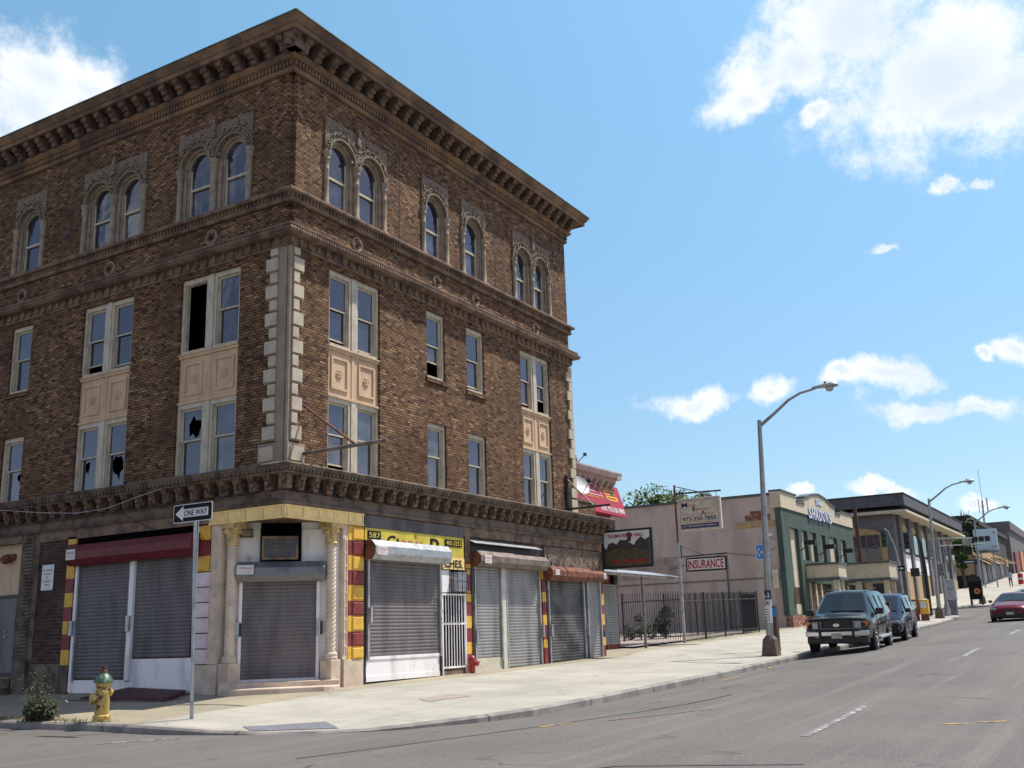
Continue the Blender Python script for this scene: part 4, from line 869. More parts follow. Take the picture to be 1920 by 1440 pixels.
mb = MB(); mb.box((2.58, .0, .36), (6.8, .035, .66), 0, TL); mb.box((2.6, .0, .66), (4.6, .03, 1.12), 0, TL); mb.build('white_base_panel', 'white', B)
mb = MB(); mb.box((2.6, .003, 3.86), (6.82, .02, 4.05), 0, TL); mb.build('transom_void', 'dark', B)
mb = MB(); mb.box((7.18, -.02, 1.05), (8.28, .02, 4.32), 0, TL); mb.build('brick_pier', 'brick2', B)
mb = MB(); mb.box((7.18, -.02, .25), (8.28, .05, 1.05), 0, TL); mb.build('plinth', 'stone2', B)
mb = MB(); mb.box((8.3, -.05, .25), (9.05, .04, 4.5), 0, TL); 
for k in range(34): mb.box((8.5, .04, 1.2+k*.09), (8.85, .09, 1.245+k*.09), 0, TL)
mb.box((8.42, .04, .25), (8.94, .12, 1.15), 0, TL); mb.build('rope_pilaster', 'stone2', B)
mb = MB(); mb.box((9.05, -.3, .2), (14, -.1, 4.2), 0, TL); mb.build('tan_bay_wall', 'panel', B)
mb = MB(); mb.box((9.05, -.12, 4.1), (14, .06, 4.5), 0, TL); mb.build('stone_fascia', 'stone', B)
mb = MB(); mb.box((9.12, -.1, .75), (11, -.06, 2.8), 0, TL); mb.box((9.2, -.06, .85), (10.9, -.045, 2.7), 1, TL); dr = mb.build('steel_door', ['black', 'shutter'], B)
mb = MB(); mb.lathe([(.03, 0), (.03, .05)], TL(9.55, -.045, 1.75), 8, 0, (-1, 0, 0)); mb.lathe([(.025, 0), (.025, .04)], TL(9.55, -.045, 1.88), 8, 0, (-1, 0, 0)); mb.build('door_knob', 'steel', dr)
mb = MB(); mb.box((9.05, -.12, .2), (14, .35, .5), 0, TL); mb.box((9.05, -.12, .5), (14, .1, .72), 0, TL); mb.build('door_step', 'stone2', B)
mb = MB(); mb.box((14, -.2, .2), (YL, 0, 4.5), 0, TL); mb.build('shop_wall', 'stone2', B)
# right facade shop 1
s1 = shutter(TR, 2.8, 5.76, 1.0, 3.27, label='wide grey shutter under the yellow shop sign')
mb = MB(); mb.box((2.76, .0, .44), (5.72, .03, .99), 0, TR); mb.box((2.76, .0, .44), (5.72, .045, .56), 0, TR); mb.box((2.76, .0, .93), (5.72, .05, 1.0), 0, TR); mb.build('grey_base_panel', 'white', B)
mb = MB(); mb.box((2.65, .0, .3), (2.755, .04, 4.05), 0, TR); mb.build('dark_jamb', 'black', B); mb = MB(); mb.box((5.76, .0, .3), (5.84, .035, 3.3), 0, TR); mb.build('dark_jamb', 'black', B)
housing(TR, 2.66, 5.84, 3.22, 3.68, s1, 'steel', 'rust', .4); sticker(TR, 2.74, 3.33, .36, .2, .402, s1); lockbox(TR, 2.84, 1.76, s1)
# gate
g1 = MB()
for q in frange(5.9, 6.9, .125): g1.box((q-.011, .03, .58), (q+.011, .05, 2.46), 0, TR)
for z in (.6, 1.7, 2.45): g1.box((5.86, .02, z), (6.94, .055, z+.045), 0, TR)
g1.box((5.84, .02, .42), (5.88, .06, 2.5), 0, TR); g1.box((6.93, .02, .42), (6.97, .06, 2.5), 0, TR); gt = g1.build('security_gate', 'white', B)
mb = MB(); mb.box((5.85, .003, .55), (6.97, .01, 3.2), 0, TR); mb.build('doorway_void', 'dark', B)
mb = MB(); mb.box((5.84, .0, .35), (6.98, .03, .56), 0, TR); mb.build('door_sill', 'stone', B)
mb = MB(); mb.box((5.86, .01, 2.52), (6.25, .05, 3.1), 0, TR); mb.box((6.3, .01, 2.55), (6.75, .25, 3.05), 1, TR)
for q in frange(5.86, 7.06, .2): mb.box((q-.008, .28, 2.5), (q+.008, .295, 3.16), 2, TR)
for z in (2.5, 2.8, 3.15): mb.box((5.86, .296, z), (7.06, .308, z+.015), 2, TR)
for z in (2.5, 3.15): mb.box((5.86, .01, z), (5.875, .29, z+.015), 2, TR); mb.box((7.05, .01, z), (7.065, .29, z+.015), 2, TR)
mb.build('window_cage', ['white', 'steel', 'black'], B)
# gutter-grey canopy strip above yellow sign
mb = MB(); mb.box((2.64, .05, 3.98), (6.86, .09, 4.27), 0, TR); mb.build('sheet_metal_strip', 'sheet', B)
# shop 2
s2 = shutter(TR, 7.4, 8.78, .8, 3.27, 'shutterl', label='narrow silver shutter left of the pair', locks=()); s3 = shutter(TR, 9.06, 11.0, .5, 3.27, 'shutterl', label='wide silver shutter right of the pair')
mb = MB(); mb.box((7.4, .0, .45), (8.78, .03, .8), 0, TR); mb.build('grey_base_panel', 'signcream', B)
mb = MB(); mb.box((8.82, .0, .42), (9.02, .08, 3.27), 0, TR); mb.build('shutter_post', 'signcream', s2)
housing(TR, 7.24, 9.2, 3.24, 3.66, s2, 'brownmetal', 'rust', .4); housing(TR, 9.22, 11.1, 3.24, 3.64, s3, 'brownmetal', 'rust', .4); sticker(TR, 7.44, 3.32, .34, .22, .402, s2); lockbox(TR, 7.4, 1.2, s2); lockbox(TR, 11.05, 1.3, s3)
mb = MB(); mb.box((7.3, .0, 3.66), (11.0, .03, 3.96), 0, TR); mb.build('sign_backing', 'black', B)
mb = MB(); mb.prism([(.02, 3.98), (.3, 3.86), (.3, 3.85), (.02, 3.96)], lambda p, k: TR(7.1 if k == 0 else 10.85, p[0], p[1])); mb.build('tin_ledge', 'steel', B)
# shop 3
s4 = shutter(TR, 11.55, 13.92, .56, 3.05, 'oily', label='grey shutter with a dark oily patch', tm='steel'); s5 = shutter(TR, 14.18, 15.12, .58, 3.05, 'shutterl', label='narrow shutter beside the striped end post', tm='steel')
housing(TR, 11.28, 14.0, 2.98, 3.4, s4, 'rust', 'rust', .4); housing(TR, 14.02, 15.2, 3.02, 3.36, s5, 'rust', 'rust', .4); lockbox(TR, 11.58, 1.3, s4); lockbox(TR, 14.05, 1.3, s4); sticker(TR, 11.45, 3.13, .26, .16, .402, s4); sticker(TR, 14.8, 3.1, .24, .2, .402, s5)
mb = MB(); mb.box((11.44, .0, 3.4), (15.2, .04, 4.02), 0, TR); 
rn = random.Random(4)
for k in range(120):
    x, z = rn.uniform(11.5, 15.1), rn.uniform(3.43, 3.98); w, h = rn.uniform(.03, .09), rn.uniform(.02, .06); mb.box((x, .04, z), (x+w, .04+rn.uniform(.01, .035), z+h), 0, TR)
mb.build('rough_stone_panel', 'arch', B)
mb = MB(); mb.box((11.42, .0, .45), (11.52, .03, 3.3), 0, TR); mb.build('dark_jamb', 'black', B)

# ================================================================== THINGS ON AND BY THE CORNER BUILDING
UP = (0, 0, 1)
# yellow shop sign
t_ = thing('shop_sign', 'yellow shop sign reading 587 half hidden by a silver shutter housing', 'shop sign', (4.7, -.06, 3.7))
mb = MB(); mb.box((2.66, .055, 3.3), (6.86, .085, 3.975), 0, TR); mb.build('sign_face', 'signyellow', t_)
mb = MB(); mb.box((5.84, .086, 3.12), (6.86, .1, 3.42), 0, TR); mb.build('lower_panel', 'paley', t_)
for s0, s1_, z, h, tx in ((2.74, 3.24, 3.71, .2, '587'), (5.96, 6.76, 3.72, .18, '485-2252')):
    mb = MB(); mb.box((s0, .086, z), (s1_, .1, z+h), 0, TR); pl_ = mb.build('number_plate', 'blacksign', t_); text(tx, TR(s0+.04, .103, z+h*.18), (1, 0, 0), UP, h*.62, 'signyellow', pl_, width=s1_-s0-.08, bold=.01)
text('&', TR(4.62, .088, 3.84), (1, 0, 0), UP, .09, 'red', t_, width=.1, bold=.02)
text('C', TR(3.48, .088, 3.6), (1, 0, 0), UP, .25, 'blacksign', t_, width=.36, bold=.04, shear=.3); text('A', TR(3.8, .088, 3.6), (1, 0, 0), UP, .2, 'blacksign', t_, width=.24, bold=.04)
text('REAL', TR(4.08, .088, 3.56), (1, 0, 0), UP, .2, 'fadedred', t_, width=1.0, bold=.03)
text('D', TR(5.3, .088, 3.62), (1, 0, 0), UP, .26, 'blacksign', t_, width=.4, bold=.05)
text('CHES', TR(5.9, .103, 3.17), (1, 0, 0), UP, .2, 'blacksign', t_, width=.82, bold=.02)
# air conditioners
t_ = thing('air_conditioner', 'boxy air conditioner above the corner door shutter', 'air conditioner', TD(1.3, .1, 3.2))
mb = MB(); a0, a1 = .98, 1.78; mb.box((a0, .02, 3.2), (a1, .3, 3.72), 0, TD); mb.build('casing', 'housing', t_)
mb = MB()
for q0, q1 in ((a0, a0+.05), (a1-.05, a1), (a0+.26, a0+.285), (a0+.52, a0+.545)): mb.box((q0, .301, 3.2), (q1, .325, 3.72), 0, TD)
mb.box((a0, .301, 3.2), (a1, .32, 3.25), 0, TD); mb.box((a0, .301, 3.67), (a1, .32, 3.72), 0, TD); mb.build('grille_frame', 'stone', t_)
mb = MB()
for k in range(14): mb.box((a0+.05, .302, 3.26+k*.029), (a1-.05, .31, 3.272+k*.029), 0, TD)
mb.build('fins', 'black', t_)
t_ = thing('floodlight', 'small brown floodlight under the corner soffit', 'floodlight', TD(.55, .1, 3.9)); mb = MB(); mb.box((.5, .05, 3.72), (.78, .2, 3.9), 0, TD); mb.build('lamp_body', 'wood', t_); mb = MB(); mb.box((.52, .201, 3.74), (.76, .21, 3.88), 0, TD); mb.build('lens', 'brownmetal', t_)
# no-loitering sign
t_ = thing('notice_sign', 'white notice with faded red writing on the dark brick pier', 'notice', (-.05, 7.9, 3.15))
mb = MB(); mb.box((7.67, .03, 2.84), (8.13, .045, 3.47), 0, TL); mb.build('plate', 'signwhite', t_)
for tx, z, w in (('NO LOITERING', 3.31, .36), ('STANDING', 3.22, .3), ('OR', 3.13, .08), ('DUMPING', 3.04, .3), ('HERE', 2.95, .18)): text(tx, TL(7.9, .049, z), (0, -1, 0), UP, .045, 'red', t_, width=w, align='CENTER')
# wall lamp on tan bay
t_ = thing('wall_lamp', 'rusty round wall lamp above the grey steel door', 'wall lamp', (.1, 9.6, 3.75)); mb = MB(); mb.lathe([(.05, 0), (.12, .08), (.13, .2), (.08, .28)], TL(9.65, -.1, 3.75), 12, 0, (-1, 0, -.2)); mb.box((9.45, -.1, 3.7), (9.6, 0, 3.85), 0, TL); mb.build('lamp_body', 'rust', t_)
# empty sign brackets
t_ = thing('sign_bracket', 'rusty empty sign bracket jutting from the wall by the cream quoins', 'sign bracket', (.5, -.05, 5.4))
mb = MB(); mb.tube([(.49, 0, 5.46), (.5, -2.42, 5.48)], .045, 6); mb.build('boom', 'brownmetal', t_); mb = MB(); mb.tube([(.49, 0, 6.6), (.49, -1.55, 5.5)], .03, 6); mb.build('stay', 'rust', t_)
mb = MB(); mb.tube([(.49, -.9, 5.45), (1.2, 0, 5.3)], .014, 6); mb.build('guy_rod', 'steel', t_)
t_ = thing('sign_bracket', 'black triangular sign bracket at the far end of the brick wall', 'sign bracket', (13.2, -.05, 5.3))
mb = MB(); mb.tube([(13.1, -.05, 5.2), (13.1, -.05, 6.4)], .06, 4); mb.build('wall_post', 'black', t_); mb = MB(); mb.tube([(13.1, -.05, 5.3), (13.1, -1.58, 5.32)], .035, 6); mb.build('boom', 'black', t_)
mb = MB(); mb.tube([(13.1, -.05, 6.3), (13.1, -1.0, 5.33)], .022, 6); mb.build('stay', 'black', t_)
# cable drooping over the left facade
mb = MB(); C_ = [(-.3, 13, 5.4), (-.45, 9.7, 4.98), (-.5, 7.6, 4.72), (-.5, 6.3, 4.6), (-.5, 5.2, 4.62), (-.45, 3.9, 4.85), (-.1, 2.4, 5.15)]
mb.tube(C_, .011, 5); tag(mb.build('cable', 'steel'), 'pale cable drooping across the shaded brick facade', 'cable')
mb = MB(); mb.tube([(-.5, 5.0, 4.63), (-.1, 4.3, 4.15), (-.05, 4.0, 4.02)], .009, 5); tag(mb.build('cable', 'black'), 'short dark cable hanging down to the red shutter housing', 'cable')
# one way sign
px, py = -3.56, -1.33; z0 = PZ(px, py)
t_ = thing('one_way_sign', 'black and white ONE WAY arrow sign on a steel post at the corner', 'street sign', (px, py, z0))
mb = MB(); mb.box((px-.03, py-.008, z0-.1), (px-.022, py+.008, 3.82)); mb.prism([(-.045, .012), (-.02, -.012), (.02, -.012), (.045, .012), (.038, .016), (.016, -.005), (-.016, -.005), (-.038, .016)], lambda p, k: (px-.01+p[1], py+p[0]+(0 if k == 0 else .12), z0-.2 if k == 0 else 3.84))
mb.build('post', 'steel', t_)
xs_ = px-.055; y0_, y1_ = -.70, -1.69; zb, zt = 3.545, 3.875
def rrect(y0, y1, z0, z1, r, n=5):
    P = []
    for cx, cz, a0 in ((y1-r, z1-r, 0), (y0+r, z1-r, PI/2), (y0+r, z0+r, PI), (y1-r, z0+r, 1.5*PI)): P += [(cx+math.cos(a0+PI/2*i/n)*r, cz+math.sin(a0+PI/2*i/n)*r) for i in range(n+1)]
    return P
mb = MB(); mb.prism(rrect(y1_, y0_, zb, zt, .035), lambda p, k: (xs_+(.0 if k else .008), p[0], p[1])); pl_ = mb.build('sign_plate', 'signwhite', t_)
mb = MB(); mb.add([(xs_-.003, a, b2) for a, b2 in rrect(y1_+.014, y0_-.014, zb+.014, zt-.014, .03)], [tuple(range(24))]); mb.build('black_field', 'blacksign', pl_)
mb = MB(); zc = (zb+zt)/2; ar = [(y0_-.06, zc), (y0_-.26, zc+.135), (y0_-.26, zc+.075), (y1_+.09, zc+.075), (y1_+.09, zc-.075), (y0_-.26, zc-.075), (y0_-.26, zc-.135)]
mb.add([(xs_-.006, a, b2) for a, b2 in ar], [tuple(range(7))]); mb.build('arrow', 'signwhite', pl_)
text('ONE WAY', (xs_-.006, y0_-.285, zc-.055), (0, -1, 0), UP, .11, 'blacksign', pl_, width=.58, ext=.003, bold=.012)
# hydrant
hx, hy = -3.95, .52; hz_ = PZ(hx, hy)-.01
t_ = thing('fire_hydrant', 'worn yellow fire hydrant with a green bonnet', 'fire hydrant', (hx, hy, hz_))
mb = MB(); mb.lathe([(.14, 0), (.14, .05), (.15, .06), (.15, .1), (.115, .12), (.125, .14), (.12, .6), (.13, .62), (.13, .66)], (hx, hy, hz_), 24); mb.build('barrel', 'hydy', t_, smooth=True)
mb = MB(); mb.lathe([(.15, .66), (.175, .67), (.17, .7), (.13, .76), (.09, .81), (.06, .83)], (hx, hy, hz_), 24); bn = mb.build('bonnet', 'greenm', t_, smooth=True)
mb = MB(); mb.lathe([(.06, .83), (.055, .87), (.04, .89), (.03, .9), (.045, .91), (.045, .95)], (hx, hy, hz_), 8); mb.build('operating_nut', 'rust', bn)
v = (CAM_POS-Vector((hx, hy, 0))); v.z = 0; v.normalize(); sd = Vector((-v.y, v.x, 0))
for d_, z, r, l in ((v*.45-sd*.9, .4, .085, .2), (v*.95+sd*.1, .5, .055, .15), (sd*1, .5, .055, .15)):
    d_ = d_.normalized(); mb = MB(); mb.lathe([(r, .08), (r, l-.03), (r+.015, l-.028), (r+.015, l), (r*.5, l+.01), (.02, l+.03)], (hx, hy, hz_+z), 14, 0, d_); mb.build('hose_outlet', 'hydy', t_, smooth=True)
# red standpipe
t_ = thing('standpipe', 'short red standpipe at the foot of a striped pilaster', 'standpipe', (7.0, -.2, .48))
mb = MB(); mb.tube([(7.0, -.2, .42), (7.0, -.2, .72)], .07, 14); mb.build('pipe', 'redpipe', t_, smooth=True); mb = MB(); mb.lathe([(.1, .68), (.11, .72), (.1, .8), (.06, .88), (.02, .9)], (7, -.2, 0), 16); mb.lathe([(.06, 0), (.06, .14), (.075, .14), (.075, .18)], (7, -.2, .74), 12, 0, (.2, -1, -.4)); mb.build('cap', 'redpipe', t_, smooth=True)
# cellar plate
t_ = thing('cellar_hatch', 'tilted dark red steel hatch lying against the shaded shop front', 'hatch', (-.6, 3.6, .4))
mb = MB(); mb.add([(-1.35, 1.9, .36), (-.1, 2.7, .44), (-.08, 4.6, .5), (-1.1, 4.9, .34), (-1.35, 1.9, .30), (-.1, 2.7, .38), (-.08, 4.6, .44), (-1.1, 4.9, .28)], [(0, 1, 2, 3), (7, 6, 5, 4), (0, 4, 5, 1), (1, 5, 6, 2), (2, 6, 7, 3), (3, 7, 4, 0)]); mb.build('hatch_door', 'slab', t_)
mb = MB(); mb.box((-1.35, 2.0, .2), (-.05, 5.0, .3)); mb.build('hatch_kerb', 'stone2', t_)
# ================================================================== NEIGHBOUR BUILDING AND SIGNS
P_ = thing('pink_building', 'low pink building with a pale bracketed cornice beside the brick corner building', 'building', (17, 3, .8))
mb = MB(); mb.box((15.42, 1.0, .3), (18.5, 16, 7.0)); mb.build('wall', 'pinkwall', P_)
mb = MB(); mb.prism([(1.0, 6.85), (.9, 6.85), (.85, 6.95), (.68, 7.0), (.6, 7.15), (.6, 7.2), (1.0, 7.22)], lambda p, k: (14.2 if k == 0 else 18.9, p[0], p[1])); mb.box((18.5, .62, 6.95), (18.9, 3, 7.19)); mb.build('cornice', 'pinkcorn', P_)
for i in range(7):
    x = 15.6+i*.48; mb = MB(); mb.prism([(1.0, 6.4), (.9, 6.45), (.85, 6.6), (.72, 6.78), (.7, 6.84), (1.0, 6.84)], lambda p, k: (x-.05 if k == 0 else x+.05, p[0], p[1])); mb.build('cornice_bracket', 'pinkcorn', P_)
mb = MB()
for q in frange(15.5, 18.4, .11): mb.box((q-.03, .97, 6.5), (q+.03, .998, 6.82))
mb.build('frieze_flutes', 'pinkcorn', P_)
mb = MB(); mb.box((17.5, .9, .4), (18.52, 1.02, .93)); mb.box((18.42, .88, .4), (18.54, 1.0, 3.2)); mb.box((16.6, .95, 3.07), (18.5, 1.02, 5.5)); mb.box((15.42, .97, .4), (17.6, 1.01, 3.1)); mb.build('shop_front', ['redp'], P_)
def shutter2(a, b2, y, z0, z1, par):
    mb = MB(); n = int((z1-z0)/.083)
    for i in range(n):
        h = (z1-z0)/n; z = z0+i*h
        for dd, zz in ((0, z), (.025, z+h*.3), (.02, z+h*.8)): mb.v.append((a, y-dd, zz)); mb.v.append((b2, y-dd, zz))
    mb.f = [(2*i, 2*i+1, 2*i+3, 2*i+2) for i in range(3*n-1)]; mb.m = [0]*len(mb.f); return mb.build('roll_up_shutter', 'shutterl', par, recalc=False)
shutter2(15.6, 18.42, .88, .93, 3.07, P_)
mb = MB(); mb.box((18.1, .8, 3.1), (18.45, .99, 5.4)); mb.build('window_recess', 'black', P_)
mb = MB(); mb.box((18.3, .86, 4.9), (18.5, .99, 5.45)); mb.build('red_block', 'pinkwall', P_)
# awning sign
A_ = thing('awning_sign', 'sloping maroon awning sign with FAX number in white on the pink building', 'awning sign', (17.3, .8, 5.6))
aw = lambda x, t, d=0: (x, .6+.35*t-d*.95, 5.58+1.14*t+d*.3)
mb = MB(); a0, a1 = 15.35, 19.15
mb.add([aw(a0, 0), aw(a1, 0), aw(a1, 1), aw(a0, 1), (a0, .97, 5.58), (a1, .97, 5.58)], [(0, 1, 2, 3), (0, 4, 5, 1), (1, 5, 2), (0, 3, 4)]); mb.build('canopy_cloth', 'awnred', A_)
AX, AY = (1, 0, 0), (0, .35, 1.14)
text('FAX: 973-350-7890', aw(17.05, .07, .012), AX, AY, .2, 'signwhite', A_, width=1.95, bold=.02)
text('monasinsurance@yahoo.com', aw(15.5, .45, .012), AX, AY, .12, 'awny', A_, width=1.75)
text('MONAS', aw(15.5, .78, .012), AX, AY, .1, 'signwhite', A_, width=.6); text('INC', aw(16.6, .66, .012), AX, AY, .09, 'signwhite', A_, width=.4)
for k in range(3):
    x0 = 17.62+.16*k*.6; mb = MB(); zt = .86-k*.19
    mb.add([aw(x0+p, zt+q, .01) for p, q in ((0.04, 0), (.9, -.02), (.98, .03), (.96, .13), (.9, .15), (0, .15), (-.03, .1))], [tuple(range(7))]); pl_ = mb.build('amber_label', 'awny', A_)
    mb = MB()
    for i in range(8): mb.add([aw(x0+.12+i*.09+p, zt+.035+q, .014) for p, q in ((0, 0), (.055, 0), (.055, .07), (0, .07))], [(0, 1, 2, 3)])
    mb.build('small_print', 'redp', pl_)
def line(par, pts, w, mat, d=.012):
    mb = MB()
    for (a, t0), (b2, t1) in zip(pts, pts[1:]):
        dx, dt = b2-a, t1-t0; l = math.hypot(dx, dt*1.19); nx, nt_ = -dt*1.19/l*w, dx/l*w/1.19
        mb.add([aw(a-nx, t0-nt_, d), aw(b2-nx, t1-nt_, d), aw(b2+nx, t1+nt_, d), aw(a+nx, t0+nt_, d)], [(0, 1, 2, 3)])
    mb.build('white_border', mat, par)
line(A_, [(15.4, .93), (17.15, .93), (17.35, .85), (17.5, .5)], .015, 'signwhite'); line(A_, [(15.4, .58), (17.4, .58)], .012, 'signwhite')
def dish(loc, face, label, r=.36, mast=.5):
    t = thing('satellite_dish', label, 'satellite dish', loc); l = Vector(loc); f = Vector(face).normalized(); c = l+Vector((0, 0, mast))
    mb = MB(); mb.tube([l, c], .02, 6); mb.build('mast', 'steel', t)
    mb = MB(); prof = [(.02, 0), (r*.5, .02), (r*.8, .06), (r, .1), (r-.01, .115), (r*.8, .075), (r*.5, .035), (.02, .015)]; mb.lathe(prof, c, 24, 0, f); mb.build('reflector', 'signwhite', t, smooth=True)
    mb = MB(); low = c-Vector((0, 0, r*.95))+f*.08; h = c+f*.55-Vector((0, 0, .12)); mb.tube([low, h], .015, 6); mb.box(tuple(h-Vector((.05, .05, .04))), tuple(h+Vector((.05, .05, .07)))); mb.build('feed_arm', 'black', t)
dish((16.5, 1.5, 7.2), (.75, -1, .45), 'grey satellite dish on the pink building roof, seen above its cornice', .4, .45)
dish((15.0, .45, 5.74), (-.35, -1, .5), 'white satellite dish on the brick parapet before the maroon awning', .36, .55)
# book hall projecting sign
t_ = thing('projecting_sign', 'framed hall sign with a dark landscape picture and red lettering', 'hanging sign', (15.6, -.9, 4.1))
mb = MB(); mb.box((15.6, -1.86, 3.46), (15.72, -.0, 4.76)); mb.build('frame', 'black', t_)
mb = MB(); mb.box((15.59, -1.78, 3.53), (15.6, -.08, 4.69)); pn = mb.build('picture_panel', 'signwhite', t_)
Yp = lambda u: -.08-1.7*u; Zp = lambda v: 3.53+1.16*v
def poly(pts, mat, d, nm='picture_shape'):
    mb = MB(); mb.add([(15.59-d, Yp(u), Zp(v)) for u, v in pts], [tuple(range(len(pts)))]); mb.build(nm, mat, pn)
M['hill1'] = pm('picture_dark_hill', (.03, .03, .028), .6, (.07, .06, .05), 14, fine=.2); M['hill2'] = pm('picture_green_ground', (.05, .055, .02), .6, (.12, .08, .05), 12, fine=.3)
poly([(0, 0), (0, .6), (.05, .5), (.1, .66), (.2, .7), (.28, .63), (.36, .76), (.5, .74), (.58, .66), (.66, .58), (.72, .72), (.82, .82), (.9, .72), (1, .8), (1, 0)], 'hill1', .003)
poly([(0, 0), (0, .42), (.2, .5), (.45, .46), (.7, .5), (1, .4), (1, 0)], 'hill2', .005)
poly([(.5, .7), (.53, .84), (.48, .9), (.52, .95), (.58, .97), (.64, .9), (.61, .82), (.6, .7)], 'hill1', .006)
text('OLUMO ROCK HALL', (15.582, Yp(.1), Zp(.83)), (0, -1, 0), UP, .11, 'red', pn, width=1.3, bold=.03)
text('973-350-7650', (15.582, Yp(.15), Zp(.08)), (0, -1, 0), UP, .12, 'red', pn, width=1.25, bold=.03)
mb = MB(); mb.tube([(15.55, -.02, 3.1), (15.55, -.02, 5.3)], .035, 6); mb.build('mounting_post', 'black', t_)
# canopy
t_ = thing('entrance_canopy', 'flat corrugated canopy on thin grey posts over the pavement', 'canopy', (19, .5, .8))
mb = MB(); n = 70; mb.v = []
for i in range(n+1):
    x = 15.5+7.2*i/n; w = .018*(i % 2)
    for y, z in ((-.02, 3.40), (1.3, 3.66), (1.3, 3.645), (-.02, 3.385)): mb.v.append((x, y, z+w))
for i in range(n):
    for j in range(4): mb.f.append((i*4+j, i*4+(j+1) % 4, (i+1)*4+(j+1) % 4, (i+1)*4+j)); mb.m.append(0)
mb.build('corrugated_roof', 'steel', t_)
mb = MB(); mb.box((15.5, -.01, 3.3), (22.7, .02, 3.38)); mb.box((15.5, 1.25, 3.5), (22.7, 1.29, 3.64)); mb.build('edge_beam', 'brownmetal', t_)
for x, y in ((18.8, 0), ): mb = MB(); mb.tube([(x, y, .6), (x, y, 3.35)], .05, 10); mb.build('post', 'housing', t_, smooth=True)
# insurance signs on a tall post
t_ = thing('insurance_agency_sign', 'cream agency sign with blue and orange lettering hanging from a tall rusty post', 'hanging sign', (22.6, 0, .9))
mb = MB(); mb.tube([(22.6, 0, .7), (22.6, 0, 4.75)], .06, 10); mb.build('post', 'steel', t_, smooth=True); mb = MB(); mb.tube([(22.6, 0, 4.75), (22.6, 0, 7.1)], .042, 8); mb.build('upper_post', 'rust', t_)
mb = MB(); mb.tube([(22.6, 0, 6.74), (22.6, -1.95, 6.7)], .035, 6); mb.tube([(22.6, 0, 7.05), (22.6, -1.0, 6.74)], .018, 6); mb.tube([(22.6, -1.4, 6.7), (22.6, -1.4, 6.5)], .012, 5); mb.tube([(22.6, -1.75, 6.7), (22.6, -1.75, 6.5)], .012, 5); mb.build('hanger', 'black', t_)
mb = MB(); mb.box((22.55, -1.9, 5.2), (22.72, -.12, 6.5)); sp_ = mb.build('sign_box', 'signcream', t_, bevel=.02)
mb = MB(); mb.box((22.543, -1.8, 5.28), (22.549, -.2, 6.43)); mb.build('border', 'ledblue', sp_); mb = MB(); mb.box((22.538, -1.785, 5.295), (22.542, -.215, 6.415)); mb.build('sign_face', 'signcream', sp_)
def st(s, y, z, h, m_, w, b2=.0): text(s, (22.534, y, z), (0, -1, 0), UP, h, m_, sp_, width=w, bold=b2)
mb = MB()
for a in ((( 22.533, -1.7, 6.36), (22.537, -.26, 6.37)), ((22.533, -1.71, 5.86), (22.537, -1.7, 6.37)), ((22.533, -.27, 5.82), (22.537, -.26, 6.37)), ((22.533, -1.05, 5.82), (22.537, -.26, 5.83))): mb.box(*a)
mb.build('orange_rule', 'orange', sp_)
st('M', -.29, 6.15, .18, 'navy', .24, .01); st('ONAS', -.56, 6.15, .1, 'orange', .3, .01); st('I', -.75, 5.98, .16, 'navy', .07, .01); st('NSURANCE', -.85, 5.98, .09, 'orange', .55, .01); st('A', -1.08, 5.79, .17, 'navy', .2, .01); st('GENCY', -1.3, 5.79, .08, 'orange', .36, .01)
st('973-350-7850', -.3, 5.58, .16, 'navy', 1.4, .01)
mb = MB(); mb.box((22.533, -1.6, 5.5), (22.537, -.4, 5.52)); mb.build('small_print', 'orange', sp_)
mb = MB(); mb.box((22.533, -1.78, 5.3), (22.537, -.22, 5.46)); mb.build('navy_band', 'navy', sp_); text('AUTO LIFE HOME HEALTH COMMERCIAL', (22.53, -.27, 5.35), (0, -1, 0), UP, .065, 'signwhite', sp_, width=1.45, bold=.01)
t_ = thing('insurance_sign', 'white INSURANCE sign with red letters in a black frame', 'hanging sign', (22.6, -.2, 3.9))
mb = MB(); mb.box((22.58, -1.98, 3.6), (22.74, -.28, 4.14)); sb_ = mb.build('sign_box', 'black', t_); mb = MB(); mb.box((22.57, -1.9, 3.66), (22.579, -.34, 4.08)); mb.build('sign_face', 'signwhite', sb_)
text('INSURANCE', (22.566, -.37, 3.7), (0, -1, 0), UP, .34, 'red', sb_, width=1.48, bold=.02)
mb = MB(); mb.tube([(22.62, -.1, 4.2), (22.62, -2.0, 4.24)], .025, 6); mb.tube([(22.62, -.1, 4.65), (22.62, -1.1, 4.22)], .018, 6); mb.tube([(22.62, -.1, 4.15), (22.62, -.1, 4.67)], .025, 6); mb.build('hanger', 'black', t_)
